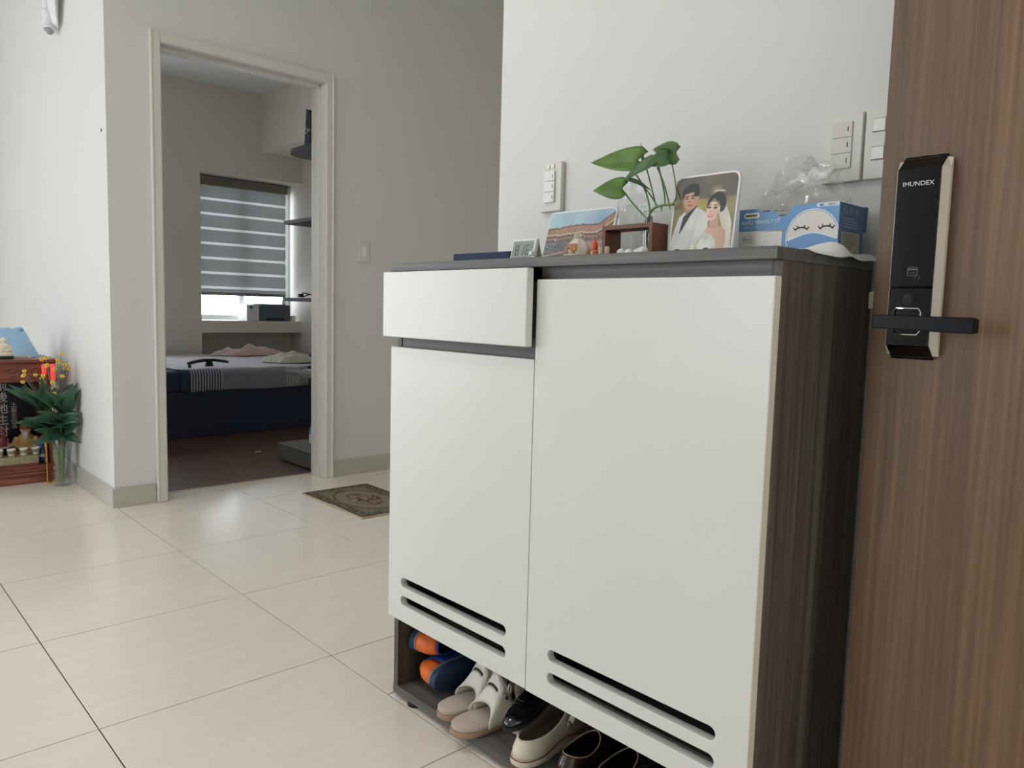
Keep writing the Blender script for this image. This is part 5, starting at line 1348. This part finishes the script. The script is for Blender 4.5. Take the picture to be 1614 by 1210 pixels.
# figurine and things on the altar top
fg = empty('buddha_figurine', (.768, 4.78, .6642), (0, 0, 0), 'ivory seated figurine on a black base on the altar top', 'figurine')
MB().lathe([(.045, 0), (.045, .012), (.040, .016), (.0005, .016)], seg=20).build('base', 'black_plastic', fg, smooth=True)
def fig(u, v):
    a = 2 * pi * u
    prof = [(0, .042), (.10, .044), (.18, .034), (.30, .026), (.52, .028), (.62, .020), (.68, .010), (.72, .013), (.82, .017), (.92, .013), (.96, .007), (1, .0005)]
    for i in range(len(prof) - 1):
        if prof[i][0] <= v <= prof[i + 1][0]:
            t = (v - prof[i][0]) / (prof[i + 1][0] - prof[i][0]); r = prof[i][1] + (prof[i + 1][1] - prof[i][1]) * t; break
    return (r * cos(a), r * .75 * sin(a), .016 + .098 * v)
MB().grid(fig, 22, 30, cu=True).build('figure', 'stone_ivory', fg, smooth=True)
for s in (-1, 1): MB().tube([(s * .024, 0, .070), (s * .032, -.010, .050), (s * .006, -.026, .040)], [.008, .008, .006], 8).build('arm', 'stone_ivory', fg, smooth=True)
fs = empty('incense_box', (.850, 4.80, .6642), (0, 0, radians(2)), 'slim pale box lying on the altar top beside the figurine', 'box')
MB().box(-.055, .045, -.012, .012, 0, .012).build('box', 'cork', fs, bevel=.001)
MB().box(.028, .046, -.0125, .0125, -.0002, .0125).build('end_cap', 'stone_ivory', fs, bevel=.001)
bc = empty('blue_cloth_cover', (.80, 4.95, .6642), (0, 0, 0), 'pale blue pleated cloth cover standing on the altar top', 'cloth')
def cover(u, v):
    a = pi + pi * u if False else 2 * pi * u
    r = 1 - .42 * v; pl_ = 1 + .09 * abs(sin(4.5 * a)) * (1 - .3 * v)
    return (.155 * r * pl_ * cos(a), .085 * r * pl_ * sin(a), .150 * v + .01 * (v > .95) * sin(3 * a))
MB().grid(cover, 72, 8, cu=True).build('pleated_side', 'blue_fabric', bc, angle=15, smooth=True)
MB().lathe([(.0005, .148), (.09, .146)], seg=40, sy=.55).build('cloth_top', 'blue_fabric', bc, smooth=True)

# glass vase with lily leaves and yellow flowers
vs_ = empty('flower_vase', (.976, 4.560, .0), (0, 0, 0), 'ribbed glass vase of dark green leaves and yellow flowers on the floor', 'plant')
MB().lathe([(.0005, .0008), (.040, .0008), (.044, .008), (.042, .05), (.040, .12), (.046, .20), (.050, .225), (.047, .225), (.036, .12), (.0005, .014)], seg=48, rib=.018, nrib=16).build('vase', 'vase_glass', vs_, smooth=True)
MB().lathe([(.034, .015), (.034, .12), (.0005, .12)], seg=24).build('water', 'water', vs_, smooth=True)
heads = [(.0, -.03, .29), (-.055, -.01, .33), (.020, -.03, .40), (-.075, .0, .42), (-.01, -.05, .36)]
for hx, hy, hz in heads:
    MB().tube([(0, 0, .02), (hx * .3, hy * .3, .16), (hx, hy, hz)], [.006, .006, .005], 8).build('stem', 'stem_green', vs_, smooth=True)
for i_, (hx, hy, hz) in enumerate(heads):
    for q in range(10):
        a = q * 2 * pi / 10 + i_ * .5; L = .125 + .035 * hsh(q, i_); upz = (.10 if i_ in (2, 3) else .02) + .05 * hsh(q + 3, i_) - (.07 if i_ == 0 and q % 2 else 0)
        ex, ey = cos(a) * L, sin(a) * L * .55 - .03
        tx = min(hx + ex, .062 - .006 * (q % 3))
        leaf(vs_, (hx, hy, hz - .01), (tx, hy + ey, hz + upz), .066, (-.35 * cos(a), -.75, .55), 'lily_leaf', droop=.5, fold=.25, heart=.0, wave=.03, pw=.8)
for q in range(30):
    a = q * 2.39; R = .03 + .10 * hsh(q, 7)
    fx, fy, fz = -.045 + R * 1.1 * cos(a) * (1 if cos(a) < 0 else .75), -.02 + .04 * sin(a), .545 + .155 * hsh(q, 11) - .08 * (R > .10)
    fx = min(fx, .055)
    b0 = (-.03 + .02 * cos(a), 0, .42)
    MB().tube(bez([(0, 0, .2), b0, (fx * .8, fy, fz - .05), (fx, fy, fz)], 8), .0013, 5).build('flower_stem', 'dry_stem', vs_, smooth=True)
    c = MB().sphere((fx, fy, fz), (.006, .006, .005), 8, 5); c.build('flower_core', 'petal_core', vs_, smooth=True)
    fl = MB()
    for p in range(7):
        t = 2 * pi * p / 7; fl.sphere((fx + .0068 * cos(t), fy - .003, fz + .0052 * sin(t) + .002), (.0042, .003, .0038), 6, 4)
    fl.build('petal_ring', 'petal_yellow', vs_, smooth=True)
